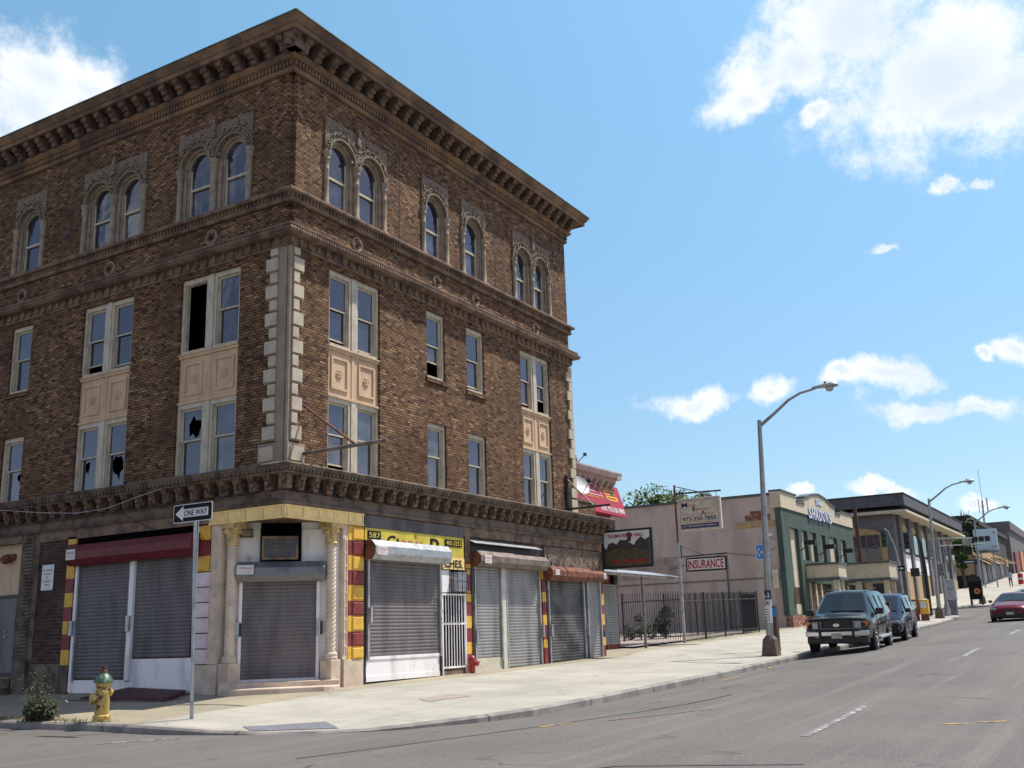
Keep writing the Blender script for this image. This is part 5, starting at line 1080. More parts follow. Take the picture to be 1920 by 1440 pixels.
# fences
def fence(name, label, A, Bp, z0, z1, h, posts, grp=None, screen=None, pitch=.14):
    A, Bp = Vector(A), Vector(Bp); L_ = (Bp-A).length; t = thing(name, label, 'fence', (A.x, A.y, z0)); d = (Bp-A)/L_
    zz = lambda q: z0+(z1-z0)*q/L_
    mb = MB()
    for q in frange(0, L_, pitch): p = A+d*q; mb.tube([(p.x, p.y, zz(q)+.05), (p.x, p.y, zz(q)+h)], [.011, .011], 4)
    mb.build('pickets', 'black', t)
    for hh in (.22, h*.83): mb = MB(); mb.tube([(A.x, A.y, z0+hh), (Bp.x, Bp.y, z1+hh)], .022, 4); mb.build('rail', 'black', t)
    for q in posts: p = A+d*q; mb = MB(); mb.tube([(p.x, p.y, zz(q)-.1), (p.x, p.y, zz(q)+h+.03)], .04, 4); mb.build('post', 'black', t)
    if screen:
        q0, q1 = screen; n = Vector((-d.y, d.x))*.05; a, b2 = A+d*q0+n, A+d*q1+n; mb = MB()
        mb.add([(a.x, a.y, zz(q0)+.1), (b2.x, b2.y, zz(q1)+.1), (b2.x, b2.y, zz(q1)+h-.1), (a.x, a.y, zz(q0)+h-.1)], [(0, 1, 2, 3)]); mb.build('screen_panel', 'blacksign', t)
    return t
fence('picket_fence', 'black picket fence closing the gap behind the canopy posts', (24.05, 3.3), (22.75, .12), .93, .9, 1.98, (0.02,))
fence('picket_fence', 'long black picket fence along the pavement in front of the taupe wall', (22.85, .1), (32.4, .1), .9, 1.12, 1.9, (0, 2.4, 4.8, 7.2, 9.5), screen=(7.25, 9.45))
fence('picket_fence', 'dark second fence panel set back inside the lot', (26, 2.2), (37.4, 2.2), 1.0, 1.25, 1.9, (0, 3.8, 7.6, 11.3), pitch=.2)

# ---- vegetation helpers
def leaves(mb, c, rad_, n, size, rnd, flat=.0, mi=0):
    cx, cy, cz = c
    for _ in range(n):
        while True:
            a, b2, g = rnd.uniform(-1, 1), rnd.uniform(-1, 1), rnd.uniform(-1, 1)
            r = a*a+b2*b2+g*g
            if .15 < r < 1: break
        p = Vector((cx+a*rad_[0], cy+b2*rad_[1], cz+g*rad_[2])); u = Vector((rnd.uniform(-1, 1), rnd.uniform(-1, 1), rnd.uniform(-1, 1))).normalized(); w = u.orthogonal().normalized(); s_ = size*rnd.uniform(.5, 1.3)
        mb.add([p-u*s_, p+w*s_*.45, p+u*s_, p-w*s_*.45], [(0, 1, 2, 3)], mi)
def tree(label, loc, h, cr_, seed, mat='leaf', n=2600, size=.16, trunk=.16, name='leafy_tree', blobs=14, low=.35):
    rnd = random.Random(seed); t = thing(name, label, 'tree', loc); l = Vector(loc); mb = MB(); tips = []
    mb.tube([l, l+Vector((.1, .05, h*.3)), l+Vector((0, .1, h*.55))], [trunk, trunk*.8, trunk*.55], 8)
    for k in range(blobs):
        an = rnd.uniform(0, 2*PI); q = rnd.uniform(.15, .85); tip = l+Vector((math.cos(an)*cr_*q, math.sin(an)*cr_*q, h*rnd.uniform(low, .93))); tips.append(tip)
        s0 = l+Vector((0, .05, h*rnd.uniform(.25, .5))); mid = s0.lerp(tip, .5)+Vector((0, 0, .3)); mb.tube([s0, mid, tip], [trunk*.4, trunk*.25, .02], 5)
    mb.build('trunk', 'bark', t)
    mb = MB()
    for tip in tips: r = cr_*rnd.uniform(.22, .42); leaves(mb, tip, (r, r, r*.75), n//blobs, size, rnd)
    if n: mb.build('crown', mat, t, recalc=False)
    return t
tree('green leafy tree showing above the taupe side wall', (54, 13, 2), 9.6, 3.4, 3, n=5200, size=.2, blobs=22, low=.6)
tree('second lower tree crown behind the taupe side wall', (52, 17, 2), 8.0, 2.2, 5, n=1800, size=.2, low=.6)
tree('dark low bush behind the picket fence', (25.4, 3.1, 1.0), 1.0, .9, 8, 'leaf2', 1500, .06, .03, 'garden_shrub', 9, .1)
tree('taller dark bush behind the picket fence', (26.6, 2.5, 1.02), 1.5, .7, 9, 'leaf2', 2000, .06, .03, 'garden_shrub', 10, .15)
def tuft(mb, x, y, z, h, n, rnd, mi=0, sp=.12):
    for _ in range(n):
        a = rnd.uniform(0, 2*PI); l = h*rnd.uniform(.4, 1); bx, by = x+rnd.gauss(0, sp), y+rnd.gauss(0, sp); tx, ty = bx+math.cos(a)*l*.4, by+math.sin(a)*l*.4; w = .008
        mb.add([(bx-w, by, z), (bx+w, by, z), (tx, ty, z+l)], [(0, 1, 2)], mi)
rnd = random.Random(21); mb = MB()
for i in range(60): 
    x = 22.9+rnd.random()*13; tuft(mb, x, .0+rnd.gauss(0, .08), PZ(x, 0), .22, 9, rnd)
kind(mb.build('fence_weeds', 'leaf', recalc=False), 'stuff')
mb = MB()
for i in range(90):
    y = .1+rnd.random()*6; x = interp([(-1, -4.2), (1.6, -3.98), (9, -4.1)], y)+rnd.gauss(0, .07); tuft(mb, x, y, .12, .1, 9, rnd, rnd.choice((0, 0, 1)), .09)
kind(mb.build('kerb_weeds', ['weed', 'straw'], recalc=False), 'stuff')
# tall weed with pale blue flowers
t_ = thing('flowering_weed', 'tall straggly weed with pale blue flowers growing at the kerb by the hydrant', 'plant', (-4.05, 2.1, .13)); mb = MB(); lf = MB(); fl = MB()
for k in range(34):
    a = rnd.uniform(0, 2*PI); sp_r = rnd.uniform(.05, .42); h = rnd.uniform(.3, 1.25)*(1-.5*sp_r); p0 = Vector((-4.05+rnd.gauss(0, .07), 2.1+rnd.gauss(0, .1), .12)); p1 = p0+Vector((math.cos(a)*sp_r*.5, math.sin(a)*sp_r*.5, h*.55)); p2 = p0+Vector((math.cos(a)*sp_r, math.sin(a)*sp_r, h)); mb.tube([p0, p1, p2], [.007, .005, .002], 4)
    for q in range(34):
        t = rnd.random()**1.3; p = (p0.lerp(p1, t*2) if t < .5 else p1.lerp(p2, t*2-1)); leaves(lf, p, (.1*(1.25-t),)*3, 1, .034*(1.4-t), rnd)
    if k % 9 == 0: leaves(fl, p2-Vector((0, 0, .25)), (.03, .03, .03), 5, .025, rnd)
leaves(lf, (-4.05, 2.1, .3), (.26, .38, .24), 900, .05, rnd)
mb.build('stems', 'weed', t_); lf.build('leaves', 'weed', t_, recalc=False); fl.build('flowers', 'flower', t_, recalc=False)

# ================================================================== GREEN CLUB BUILDING
G_ = thing('club_building', 'two storey club with dark green pilasters, cream panels and a long taupe side wall', 'building', (37.5, 0, 1.2))
mb = MB(); mb.box((37.5, .25, .6), (53.3, 34, 8.2)); mb.build('side_wall', 'stucco', G_)
mb = MB(); mb.box((37.42, .2, 8.2), (53.3, 34.1, 8.33)); mb.build('wall_coping', 'greytrim', G_)
mb = MB(); mb.box((37.49, 6, 4.15), (37.499, 30, 5.3)); mb.build('painted_patch', 'stucco2', G_)
mb = MB(); mb.box((37.48, .6, 6.9), (37.497, 2.0, 7.22)); mb.box((37.48, .9, 7.22), (37.497, 1.7, 7.42)); mb.build('bricked_window', 'redbrick', G_); mb = MB(); mb.box((37.46, .35, 6.55), (37.497, 2.5, 6.84)); mb.build('stone_sill', 'tan', G_)
mb = MB(); mb.box((37.44, .3, 3.85), (37.497, 26, 3.89)); mb.build('cable_run', 'greytrim', G_)
# front: green frame with openings, cream panels set back
ops = [(38.75, 40.4, 1.95), (41.0, 42.2, 4.9), (42.75, 44.1, 4.9), (45.1, 46.15, 4.9), (47.0, 49.0, 4.9), (49.9, 51.2, 4.9)]
wall(TR, 37.35, 53.4, 1.9, 7.5, [(a, b2, c3, 6.55) for a, b2, c3 in ops]+[(41.2, 46.5, 1.95, 3.7), (47.2, 52.6, 1.95, 3.8)], 'green', 'green_front', d=0, rev=.22, parent=G_)
mb = MB(); mb.box((37.35, .001, 1.9), (37.5, .3, 7.5)); mb.build('green_return', 'green', G_)
for a, b2, c3 in ops:
    mb = MB(); mb.box((a, .2, 3.4 if c3 < 2 else c3), (b2, .24, 6.55)); mb.build('cream_panel', 'cream', G_)
mb = MB(); mb.box((38.75, .2, 2.5), (40.4, .24, 3.4)); mb.build('brown_window', 'wood', G_); mb = MB(); mb.box((38.75, .18, 1.3), (40.4, .23, 2.5)); mb.build('cream_panel', 'cream', G_)
mb = MB(); mb.box((37.4, -.12, .8), (40.9, .2, 1.9)); mb.build('brick_base', 'redbrick', G_)
mb = MB(); mb.box((41.2, .2, 1.4), (46.5, .23, 3.7)); mb.box((47.2, .2, 1.4), (52.6, .23, 3.8)); mb.build('entrance_glazing', 'wood', G_)
for q in (42.2, 43.4, 44.6, 48.4, 49.6, 51): mb = MB(); mb.box((q, .12, 1.4), (q+.25, .21, 3.75)); mb.build('cream_post', 'cream', G_)
par = [(37.3, 7.5), (53.45, 7.5), (53.45, 8.3), (50.2, 8.3), (50.2, 8.05), (48.9, 8.05), (48.9, 8.42), (48, 8.5), (46.6, 8.78), (45.2, 8.88), (43.8, 8.75), (42.4, 8.45), (41.9, 8.4), (41.9, 8.02), (40.3, 8.02), (40.3, 8.35), (37.3, 8.35)]
mb = MB(); mb.prism(par, lambda p, k: (p[0], -.06 if k == 0 else .5, p[1])); pr_ = mb.build('parapet', 'cream', G_)
mb = MB(); tp = par[2:]+[(37.3, 8.35)]
for (a, z0), (b2, z1) in zip(tp, tp[1:]):
    if abs(a-b2) > .05: mb.add([(a, -.12, z0), (b2, -.12, z1), (b2, .56, z1), (a, .56, z0), (a, -.12, z0+.1), (b2, -.12, z1+.1), (b2, .56, z1+.1), (a, .56, z0+.1)], [(0, 3, 2, 1), (4, 5, 6, 7), (0, 1, 5, 4), (1, 2, 6, 5), (2, 3, 7, 6), (3, 0, 4, 7)])
mb.build('parapet_coping', 'greytrim', pr_)
for ch, x in zip('SHADOWS', frange(42.6, 47.1, .75)):
    mb = MB(); text(ch, (x+.03, -.1, 7.33), (1, 0, 0), UP, .66, 'signwhite', G_, width=.6, name='sign_letter', bold=.02); text(ch, (x, -.07, 7.31), (1, 0, 0), UP, .68, 'ledblue', G_, width=.66, name='letter_edge', bold=.05)
text('DARK', (44.47, -.075, 8.22), (1, 0, 0), UP, .38, 'ledblue', G_, width=1.32, name='letter_edge', bold=.05); text('DARK', (44.5, -.1, 8.25), (1, 0, 0), UP, .33, 'signwhite', G_, width=1.25, bold=.03)
def marquee(x0, x1, y1, z0, z1, nm='marquee'):
    mb = MB(); mb.box((x0, y1, z0+.14), (x1, .0, z1-.12)); m_ = mb.build(nm, 'cream', G_); mb = MB(); mb.box((x0-.07, y1-.07, z1-.12), (x1+.07, 0, z1)); mb.box((x0-.05, y1-.05, z0), (x1+.05, 0, z0+.14)); mb.build('trim', 'greytrim', m_); return m_
m1_ = marquee(41.3, 43.0, -1.75, 3.75, 4.7); m2_ = marquee(48.0, 50.6, -3.1, 3.85, 4.98)
for x, y in ((41.6, -1.5), (42.6, -1.5), (48.3, -2.8), (50.2, -2.8), (48.3, -1.2)):
    mb = MB(); mb.box((x-.14, y-.14, 1.3), (x+.14, y+.14, 3.85)); mb.build('porch_column', 'cream', G_)
for x, lb in ((39.9, 'leftmost of the three black floodlights on the green facade'), (44.0, 'middle of the three black floodlights on the green facade'), (48.5, 'rightmost of the three black floodlights on the green facade')):
    t = thing('floodlight', lb, 'floodlight', (x, -.1, 5.6), 'floodlights on the green facade'); mb = MB(); mb.tube([(x, .0, 5.3), (x, -.25, 5.35), (x, -.55, 5.65)], .03, 6); mb.build('arm', 'black', t); mb = MB(); mb.box((x-.25, -1.05, 5.6), (x+.25, -.45, 5.85)); mb.build('lamp_body', 'black', t); mb = MB(); mb.box((x-.2, -.98, 5.585), (x+.2, -.52, 5.598)); mb.build('lens', 'lamp', t)
t_ = thing('security_camera', 'white security camera on the taupe wall near its corner', 'security camera', (37.4, .7, 6.0)); mb = MB(); mb.box((37.0, .5, 6.0), (37.2, 1.0, 6.14)); mb.build('camera_body', 'signwhite', t_); mb = MB(); mb.tube([(37.1, .7, 6.0), (37.5, .5, 5.85)], .025, 6); mb.build('arm', 'steel', t_)
t_ = thing('meter_box', 'pale utility box fixed low on the taupe wall', 'meter box', (37.4, .6, 3.9)); mb = MB(); mb.box((37.3, .42, 3.3), (37.49, .72, 4.3)); mb.build('casing', 'signcream', t_); mb = MB(); mb.tube([(37.42, .57, 3.3), (37.42, .57, 1.3)], .03, 6); mb.build('conduit', 'steel', t_)

# ================================================================== STREET LAMPS
def lamp(label, x, y, z, sticker_=False, lean=.28, sc=1.0, grp='street lamps along the kerb'):
    t = thing('street_lamp', label, 'street lamp', (x, y, z), grp); H = 7.45*sc
    mb = MB(); mb.add([(x+a*w, y+b2*w, z+h) for h, w in ((-.05, .25), (.5, .19), (.62, .1)) for a, b2 in ((-1, -1), (1, -1), (1, 1), (-1, 1))], [(3, 2, 1, 0), (8, 9, 10, 11)]+[(r*4+k, r*4+(k+1) % 4, r*4+4+(k+1) % 4, r*4+4+k) for r in (0, 1) for k in range(4)]); mb.build('pole_base', 'polebase', t, bevel=.02)
    mb = MB(); mb.tube([(x, y, z+.6), (x, y-lean*.5, z+H*.5), (x, y-lean, z+H)], [.115, .095, .07], 12); mb.build('pole', 'lamppole', t, smooth=True)
    mb = MB(); tx, ty, tz = x, y-lean, z+H; mb.tube([(tx, ty, tz-.2), (tx, ty-.55, tz+.18), (tx, ty-1.0, tz+.52), (tx, ty-1.4, tz+.7), (tx, ty-1.9, tz+.78)], [.06, .052, .045, .04, .036], 10); mb.build('arm', 'lamppole', t, smooth=True)
    mb = MB(); hy0 = ty-1.8; prof = [(hy0, .05, .05), (hy0-.18, .08, .07), (hy0-.4, .13, .1), (hy0-.62, .16, .12), (hy0-.76, .14, .1), (hy0-.82, .06, .05)]
    for yy, w, h in prof:
        for k in range(10): an = 2*PI*k/10; mb.v.append((tx+math.cos(an)*w, yy, tz+.8+math.sin(an)*h*(1 if math.sin(an) > 0 else .5)))
    mb.f = [(i*10+k, i*10+(k+1) % 10, (i+1)*10+(k+1) % 10, (i+1)*10+k) for i in range(5) for k in range(10)]+[tuple(range(10)), tuple(range(50, 60))]; mb.m = [0]*len(mb.f); hd = mb.build('lamp_head', 'lamppole', t, smooth=True)
    mb = MB(); mb.lathe([(.14, 0), (.13, -.06), (.09, -.12), (.02, -.14)], (tx, hy0-.55, tz+.76), 14); mb.build('lens', 'lamp', hd, smooth=True)
    mb = MB(); mb.lathe([(.03, 0), (.035, .02), (.035, .06)], (tx, hy0-.42, tz+.9), 8); mb.build('photocell', 'black', hd)
    if sticker_:
        for z0_, z1_, m_ in ((z+1.72, z+2.0, 'navy'), (z+1.5, z+1.7, 'signwhite'), (z+1.0, z+1.49, 'signwhite')):
            mb = MB(); yy = y-lean*.5*(z0_-z)/(H*.5)
            for k in range(9):
                an = PI*.62+PI*.76*k/8
                for zz in (z0_, z1_): mb.v.append((x+math.cos(an)*.118, yy+math.sin(an)*.118, zz))
            mb.f = [(2*i, 2*i+2, 2*i+3, 2*i+1) for i in range(8)]; mb.m = [0]*8; mb.build('poster', m_, t, recalc=False)
        text('1-3', (x-.125, y+.05, z+1.76), (0, -1, 0), UP, .16, 'signwhite', t, width=.18, bold=.02); text('OK!', (x-.125, y+.05, z+1.54), (0, -1, 0), UP, .13, 'navy', t, width=.18, bold=.02)
        mb = MB()
        for k in range(5): mb.box((x-.1235, y-.09, z+1.08+k*.08), (x-.121, y+.05, z+1.1+k*.08))
        mb.build('small_print', 'navy', t)
    return t
lamp('nearest street lamp, with a poster strapped round its pole', 15.9, -5.5, .5, True)
lamp('second street lamp, between the minivan and the traffic signals', 48.6, -5.5, 1.55, lean=.2, sc=.93)
lamp('third street lamp, beside the pale billboard', 69.6, -5.4, 2.55, lean=.2, sc=.84)
lamp('farthest street lamp, at the right edge up the hill', 118, -5.4, 5.3, lean=.2)
# payphone
t_ = thing('payphone', 'payphone pedestal with a blue Phone sign behind the nearest lamp', 'payphone', (18.0, -4.92, .6))
mb = MB(); mb.tube([(18.15, -4.95, .5), (17.75, -4.98, 4.2)], .035, 8); mb.build('post', 'steel', t_)
mb = MB(); mb.box((17.95, -5.12, .55), (18.2, -4.95, 2.05)); mb.build('pedestal', 'wood', t_); mb = MB(); mb.box((17.94, -5.15, 1.7), (17.949, -5.0, 2.0)); mb.build('panel', 'blueplate', t_)
# sign panel faces the camera side of the street
o0 = Vector((17.5, -4.78, 3.58)); X_ = Vector((.45, -.89, 0)).normalized(); w_, h_ = .48, .48
def fr(u, v, d=0): n = X_.cross(Vector(UP)); return tuple(o0+X_*u+Vector((0, 0, v))+n*d)
mb = MB(); mb.add([fr(0, 0), fr(w_, 0), fr(w_, h_), fr(0, h_), fr(0, 0, -.03), fr(w_, 0, -.03), fr(w_, h_, -.03), fr(0, h_, -.03)], [(0, 1, 2, 3), (7, 6, 5, 4), (0, 4, 5, 1), (1, 5, 6, 2), (2, 6, 7, 3), (3, 7, 4, 0)]); ps = mb.build('sign_panel', 'signwhite', t_)
mb = MB(); mb.add([fr(.015, .015, .003), fr(w_-.015, .015, .003), fr(w_-.015, h_-.015, .003), fr(.015, h_-.015, .003)], [(0, 1, 2, 3)]); mb.build('blue_field', 'blueplate', ps)
text('Phone', fr(.15, .17, .006), X_, UP, .11, 'signwhite', ps, width=.3, bold=.02)
mb = MB(); mb.tube([fr(.13, .36, .012), fr(.07, .3, .012), fr(.06, .2, .012), fr(.11, .1, .012)], [.025, .014, .014, .025], 6); mb.build('handset_symbol', 'signwhite', ps)

# ================================================================== VEHICLES
def car(label, cat, name, pos, yaw, st, glass, wheels, mat, r, grp=None, pitch=0, extras=None, low_trim=True):
    t = thing(name, label, cat, pos, grp, local=True, rz=yaw); t.rotation_euler = (0, -pitch, yaw)
    mb = MB(); n = 14
    for (x, w, zb, zbelt, wb, zr, wr) in st:
        half = [(0, zb), (w*.8, zb), (w*.97, zb+.05), (w, (zb+zbelt)*.5), (wb, zbelt), (wr+.03, zr-.07), (wr-.08, zr), (0, zr+.03)]
        ring = half+[(-y, z) for y, z in half[-2:0:-1]]
        mb.v += [(x, y, z) for y, z in ring]
    m_ = len(st)
    mb.f = [(i*n+k, i*n+(k+1) % n, (i+1)*n+(k+1) % n, (i+1)*n+k) for i in range(m_-1) for k in range(n)]+[tuple(range(n)), tuple(range((m_-1)*n, m_*n))]; mb.m = [0]*len(mb.f)
    body = mb.build('body', mat, t, smooth=True)
    def stat(x):
        for a, b2 in zip(st, st[1:]):
            if b2[0] <= x <= a[0]:
                q = (a[0]-x)/(a[0]-b2[0]); return [u+(v-u)*q for u, v in zip(a, b2)]
    for x0, x1 in glass['side']:
        for sg in (1, -1):
            mb = MB(); P = []
            for x, hi in ((x0, 0), (x1, 0), (x1, 1), (x0, 1)):
                s_ = stat(x+(glass.get('rake', 0) if hi and x == x0 else 0)); zt = s_[5]-.13; zb2 = s_[3]+.03; z = zt if hi else zb2; q = (z-s_[3])/max(.05, (s_[5]-.07-s_[3])); y = s_[4]+(s_[6]+.03-s_[4])*q; P.append((s_[0], sg*(y+.035), z))
            mb.add(P, [(0, 1, 2, 3)]); mb.build('side_window', 'cglass', t, recalc=False)
    for nm, (xa, xb) in (('windshield', glass['front']), ('rear_window', glass['rear'])):
        a, b2 = stat(xa), stat(xb); sg = 1 if nm == 'windshield' else -1; mb = MB(); ya, yb = a[6]*.9, b2[6]*.9
        mb.add([(a[0]+sg*.03, ya, a[5]+.02), (a[0]+sg*.03, 0, a[5]+.05), (a[0]+sg*.03, -ya, a[5]+.02), (b2[0]+sg*.03, -yb, b2[5]-.0), (b2[0]+sg*.03, 0, b2[5]+.03), (b2[0]+sg*.03, yb, b2[5]-.0)], [(0, 1, 4, 5), (1, 2, 3, 4)]); mb.build(nm, 'cglass', t, recalc=False)
    for wx in wheels:
        for sg in (1, -1):
            wy = stat(wx)[1]
            mb = MB(); mb.lathe([(r+.07, -.02), (r+.07, .012)], (wx, sg*wy, r+.02), 24, 0, (0, sg, 0)); mb.build('wheel_arch', 'plastic', t)
            mb = MB(); mb.lathe([(r-.04, -.2), (r, -.17), (r, .0), (r-.03, .03), (r*.66, .035), (r*.64, .0)], (wx, sg*wy, r), 24, 0, (0, sg, 0)); w0 = mb.build('wheel', 'tyre', t, smooth=True)
            mb = MB(); mb.lathe([(r*.63, .0), (r*.6, .03), (r*.5, .015), (r*.2, .02), (r*.18, .045), (.01, .05)], (wx, sg*wy, r), 20, 0, (0, sg, 0))
            mb.build('rim', 'chrome', w0, smooth=True)
            mb = MB()
            for k in range(5): an = k*2*PI/5; mb.lathe([(r*.1, 0), (r*.1, .02)], (wx+math.cos(an)*r*.38, sg*(wy+.012), r+math.sin(an)*r*.38), 8, 0, (0, sg, 0))
            mb.build('rim_slot', 'black', w0)
    def part(nm, m2, boxes, bev=.0):
        mb = MB()
        for b2 in boxes: mb.box(*b2)
        return mb.build(nm, m2, t, bevel=bev)
    if extras: extras(part, t, stat)
    return t
ST_T = [(2.62, .84, .5, .86, .84, .95, .74), (2.55, .95, .42, .95, .93, 1.07, .82), (2.2, 1.0, .4, 1.0, .97, 1.13, .86), (1.4, 1.0, .4, 1.05, .98, 1.2, .86), (.62, 1.0, .4, 1.08, .97, 1.82, .64), (.25, 1.0, .4, 1.08, .97, 1.88, .67), (-1.9, 1.0, .4, 1.08, .97, 1.88, .67), (-2.45, .98, .45, 1.08, .95, 1.82, .7), (-2.6, .95, .5, 1.06, .9, 1.6, .68)]
def tx(part, t, stat):
    part('grille', 'plastic', [((2.6, -.42, .72), (2.66, .42, 1.0))])
    o = MB(); o.lathe([(.1, 0), (.1, .01)], (2.665, 0, .86), 16, 0, (1, 0, 0)); o.v = [(x, y*1.0, .86+(z-.86)*.5) for x, y, z in o.v]; o.build('badge', 'chrome', t)
    for sg in (1, -1):
        part('headlight', 'lamp', [((2.56, sg*.46 if sg > 0 else -.74, .76), (2.645, .74 if sg > 0 else -.46, .97))], .01); part('indicator', 'amber', [((2.5, sg*.76 if sg > 0 else -.93, .78), (2.6, .93 if sg > 0 else -.76, .96))], .01)
        part('mirror', 'plastic', [((.95, sg*.98 if sg > 0 else -1.22, 1.12), (1.1, 1.22 if sg > 0 else -.98, 1.32))], .03)
        part('running_board', 'steel', [((-1.0, sg*.9 if sg > 0 else -1.1, .36), (1.1, 1.1 if sg > 0 else -.9, .44))], .02)
        part('roof_rail', 'plastic', [((-1.9, sg*.62-.02, 1.93), (.2, sg*.62+.02, 1.96))])
        part('door_trim', 'truckp', [((-2.2, sg*1.0 if sg > 0 else -1.03, .66), (1.1, 1.03 if sg > 0 else -1.0, .74))])
        part('fog_light', 'lamp', [((2.62, sg*.52 if sg > 0 else -.66, .5), (2.7, .66 if sg > 0 else -.52, .58))])
        mb = MB()
        for x in (1.02, .02, -.98): mb.box((x-.008, sg*.992 if sg > 0 else -1.004, .48), (x+.008, 1.004 if sg > 0 else -.992, 1.07))
        mb.build('door_gap', 'black', t)
        part('door_handle', 'plastic', [((.12, sg*1.0 if sg > 0 else -1.02, .95), (.3, 1.02 if sg > 0 else -1.0, .99)), ((-.85, sg*1.0 if sg > 0 else -1.02, .95), (-.67, 1.02 if sg > 0 else -1.0, .99))])
    part('bumper', 'chrome', [((2.5, -.95, .52), (2.74, .95, .7))], .04); part('lower_bumper', 'plastic', [((2.4, -.92, .3), (2.68, .92, .515))], .03); part('licence_plate', 'plate', [((2.742, -.16, .46), (2.75, .16, .62))])
    mb = MB(); 
    for y in (-.5, .5): mb.tube([(2.78, y, .42), (2.82, y, .75), (2.76, y, 1.06)], .035, 6)
    for z in (.74, 1.06): mb.tube([(2.78, -.5, z), (2.78, .5, z)], .03, 6)
    for sg in (1, -1):
        mb.tube([(2.78, sg*.5, 1.06), (2.72, sg*.9, 1.03), (2.6, sg*1.0, .9), (2.72, sg*.9, .74), (2.8, sg*.5, .72)], .025, 6)
    mb.build('brush_guard', 'plastic', t)
    mb = MB(); mb.tube([(1.38, .6, 1.24), (1.25, -.05, 1.3)], .012, 4); mb.tube([(1.38, -.1, 1.24), (1.25, -.7, 1.3)], .012, 4); mb.build('wiper', 'plastic', t)
    part('tail_light', 'redp', [((-2.62, .78, 1.0), (-2.5, .95, 1.45)), ((-2.62, -.95, 1.0), (-2.5, -.78, 1.45))])
    mb = MB(); mb.box((-2.4, -.9, .3), (2.4, .9, .45)); mb.build('chassis', 'black', t)
# front (x local +2.6) faces -x world
TY = PI+rad(3.4)
def place(front_wheel, wx, wy, yaw):
    # world position of the origin such that local wheel contact (wx, wy) sits on front_wheel
    c, s_ = math.cos(yaw), math.sin(yaw); return (front_wheel[0]-(wx*c-wy*s_), front_wheel[1]-(wx*s_+wy*c))
x_, y_ = place((17.85, -8.3), 1.62, 1.0, TY)
z_ = (RZ(17.85, -8.3)+RZ(20.9, -8.1))/2+.0
car('grey green SUV with a black brush guard parked at the kerb', 'SUV', 'parked_car', (x_, y_, z_-.03), TY, ST_T, dict(front=(1.36, .66), rear=(-2.45, -2.59), side=[(.98, .1), (.0, -.92), (-1.02, -2.25)], rake=-.38), (1.62, -1.4), 'truckp', .385, None, -.03, tx)
ST_V = [(2.4, .8, .42, .62, .76, .68, .6), (2.3, .9, .3, .7, .86, .78, .7), (2.0, .93, .28, .8, .88, .9, .74), (1.35, .95, .26, .95, .9, 1.05, .76), (.5, .95, .25, 1.0, .92, 1.6, .68), (0, .95, .25, 1.0, .92, 1.68, .7), (-1.8, .95, .25, 1.02, .92, 1.68, .7), (-2.25, .93, .3, 1.02, .9, 1.5, .68), (-2.4, .88, .35, 1.0, .85, 1.3, .62)]
def vx(part, t, stat):
    for sg in (1, -1):
        part('headlight', 'lamp', [((2.1, sg*.5 if sg > 0 else -.85, .62), (2.38, .85 if sg > 0 else -.5, .74))], .03); part('mirror', 'plastic', [((.95, sg*.93 if sg > 0 else -1.12, 1.0), (1.08, 1.12 if sg > 0 else -.93, 1.15))], .03)
        part('side_moulding', 'plastic', [((-2.0, sg*.95 if sg > 0 else -.97, .55), (1.1, .97 if sg > 0 else -.95, .62))])
        mb = MB()
        for x in (.75, -.3): mb.box((x-.008, sg*.943 if sg > 0 else -.955, .35), (x+.008, .955 if sg > 0 else -.943, 1.0))
        mb.build('door_gap', 'black', t)
    part('bumper', 'plastic', [((2.2, -.85, .3), (2.46, .85, .5))], .05); part('grille', 'plastic', [((2.36, -.4, .55), (2.42, .4, .63))]); part('licence_plate', 'plate', [((2.465, -.15, .38), (2.47, .15, .5))])
    mb = MB(); mb.box((-2.1, -.85, .16), (2.1, .85, .28)); mb.build('chassis', 'black', t)
x_, y_ = place((24.25, -8.05), 1.5, .95, TY)
car('dark blue minivan parked behind the SUV', 'minivan', 'parked_car', (x_, y_, (RZ(24.2, -8)+RZ(27, -8))/2-.0), TY, ST_V, dict(front=(1.33, .55), rear=(-2.2, -2.38), side=[(.7, -.25), (-.35, -1.25), (-1.32, -2.1)], rake=-.35), (1.5, -1.35), 'vanp', .33, None, -.03, vx)
ST_C = [(2.3, .78, .3, .5, .76, .58, .6), (2.2, .86, .2, .55, .84, .66, .7), (1.7, .89, .18, .66, .86, .76, .74), (.9, .9, .18, .78, .86, .88, .72), (.1, .9, .18, .84, .86, 1.24, .56), (-.6, .9, .18, .86, .86, 1.28, .56), (-1.4, .9, .18, .88, .86, 1.05, .62), (-1.7, .9, .2, .88, .85, .96, .7), (-2.25, .85, .3, .85, .8, .9, .66)]
def cx(part, t, stat):
    for sg in (1, -1):
        part('headlight', 'lamp', [((2.16, sg*.45 if sg > 0 else -.8, .5), (2.29, .8 if sg > 0 else -.45, .6))], .02); part('mirror', 'plastic', [((.55, sg*.88 if sg > 0 else -1.05, .85), (.66, 1.05 if sg > 0 else -.88, .96))], .02)
    part('bumper', 'plastic', [((2.15, -.8, .17), (2.34, .8, .36))], .04); part('grille', 'plastic', [((2.26, -.35, .44), (2.32, .35, .53))]); part('licence_plate', 'plate', [((2.345, -.16, .3), (2.35, .16, .42))])
    mb = MB(); mb.box((-2, -.8, .12), (2, .8, .2)); mb.build('chassis', 'black', t)
gc = dict(front=(.88, .14), rear=(-1.62, -.75), side=[(.55, -.3), (-.36, -1.1)], rake=-.4)
car('low maroon coupe driving towards the viewer at the right edge', 'car', 'moving_car', (39.3, -10.35, RZ(39.3, -10.35)), PI, ST_C, gc, (1.45, -1.3), 'redcar', .31, None, -.025, cx)
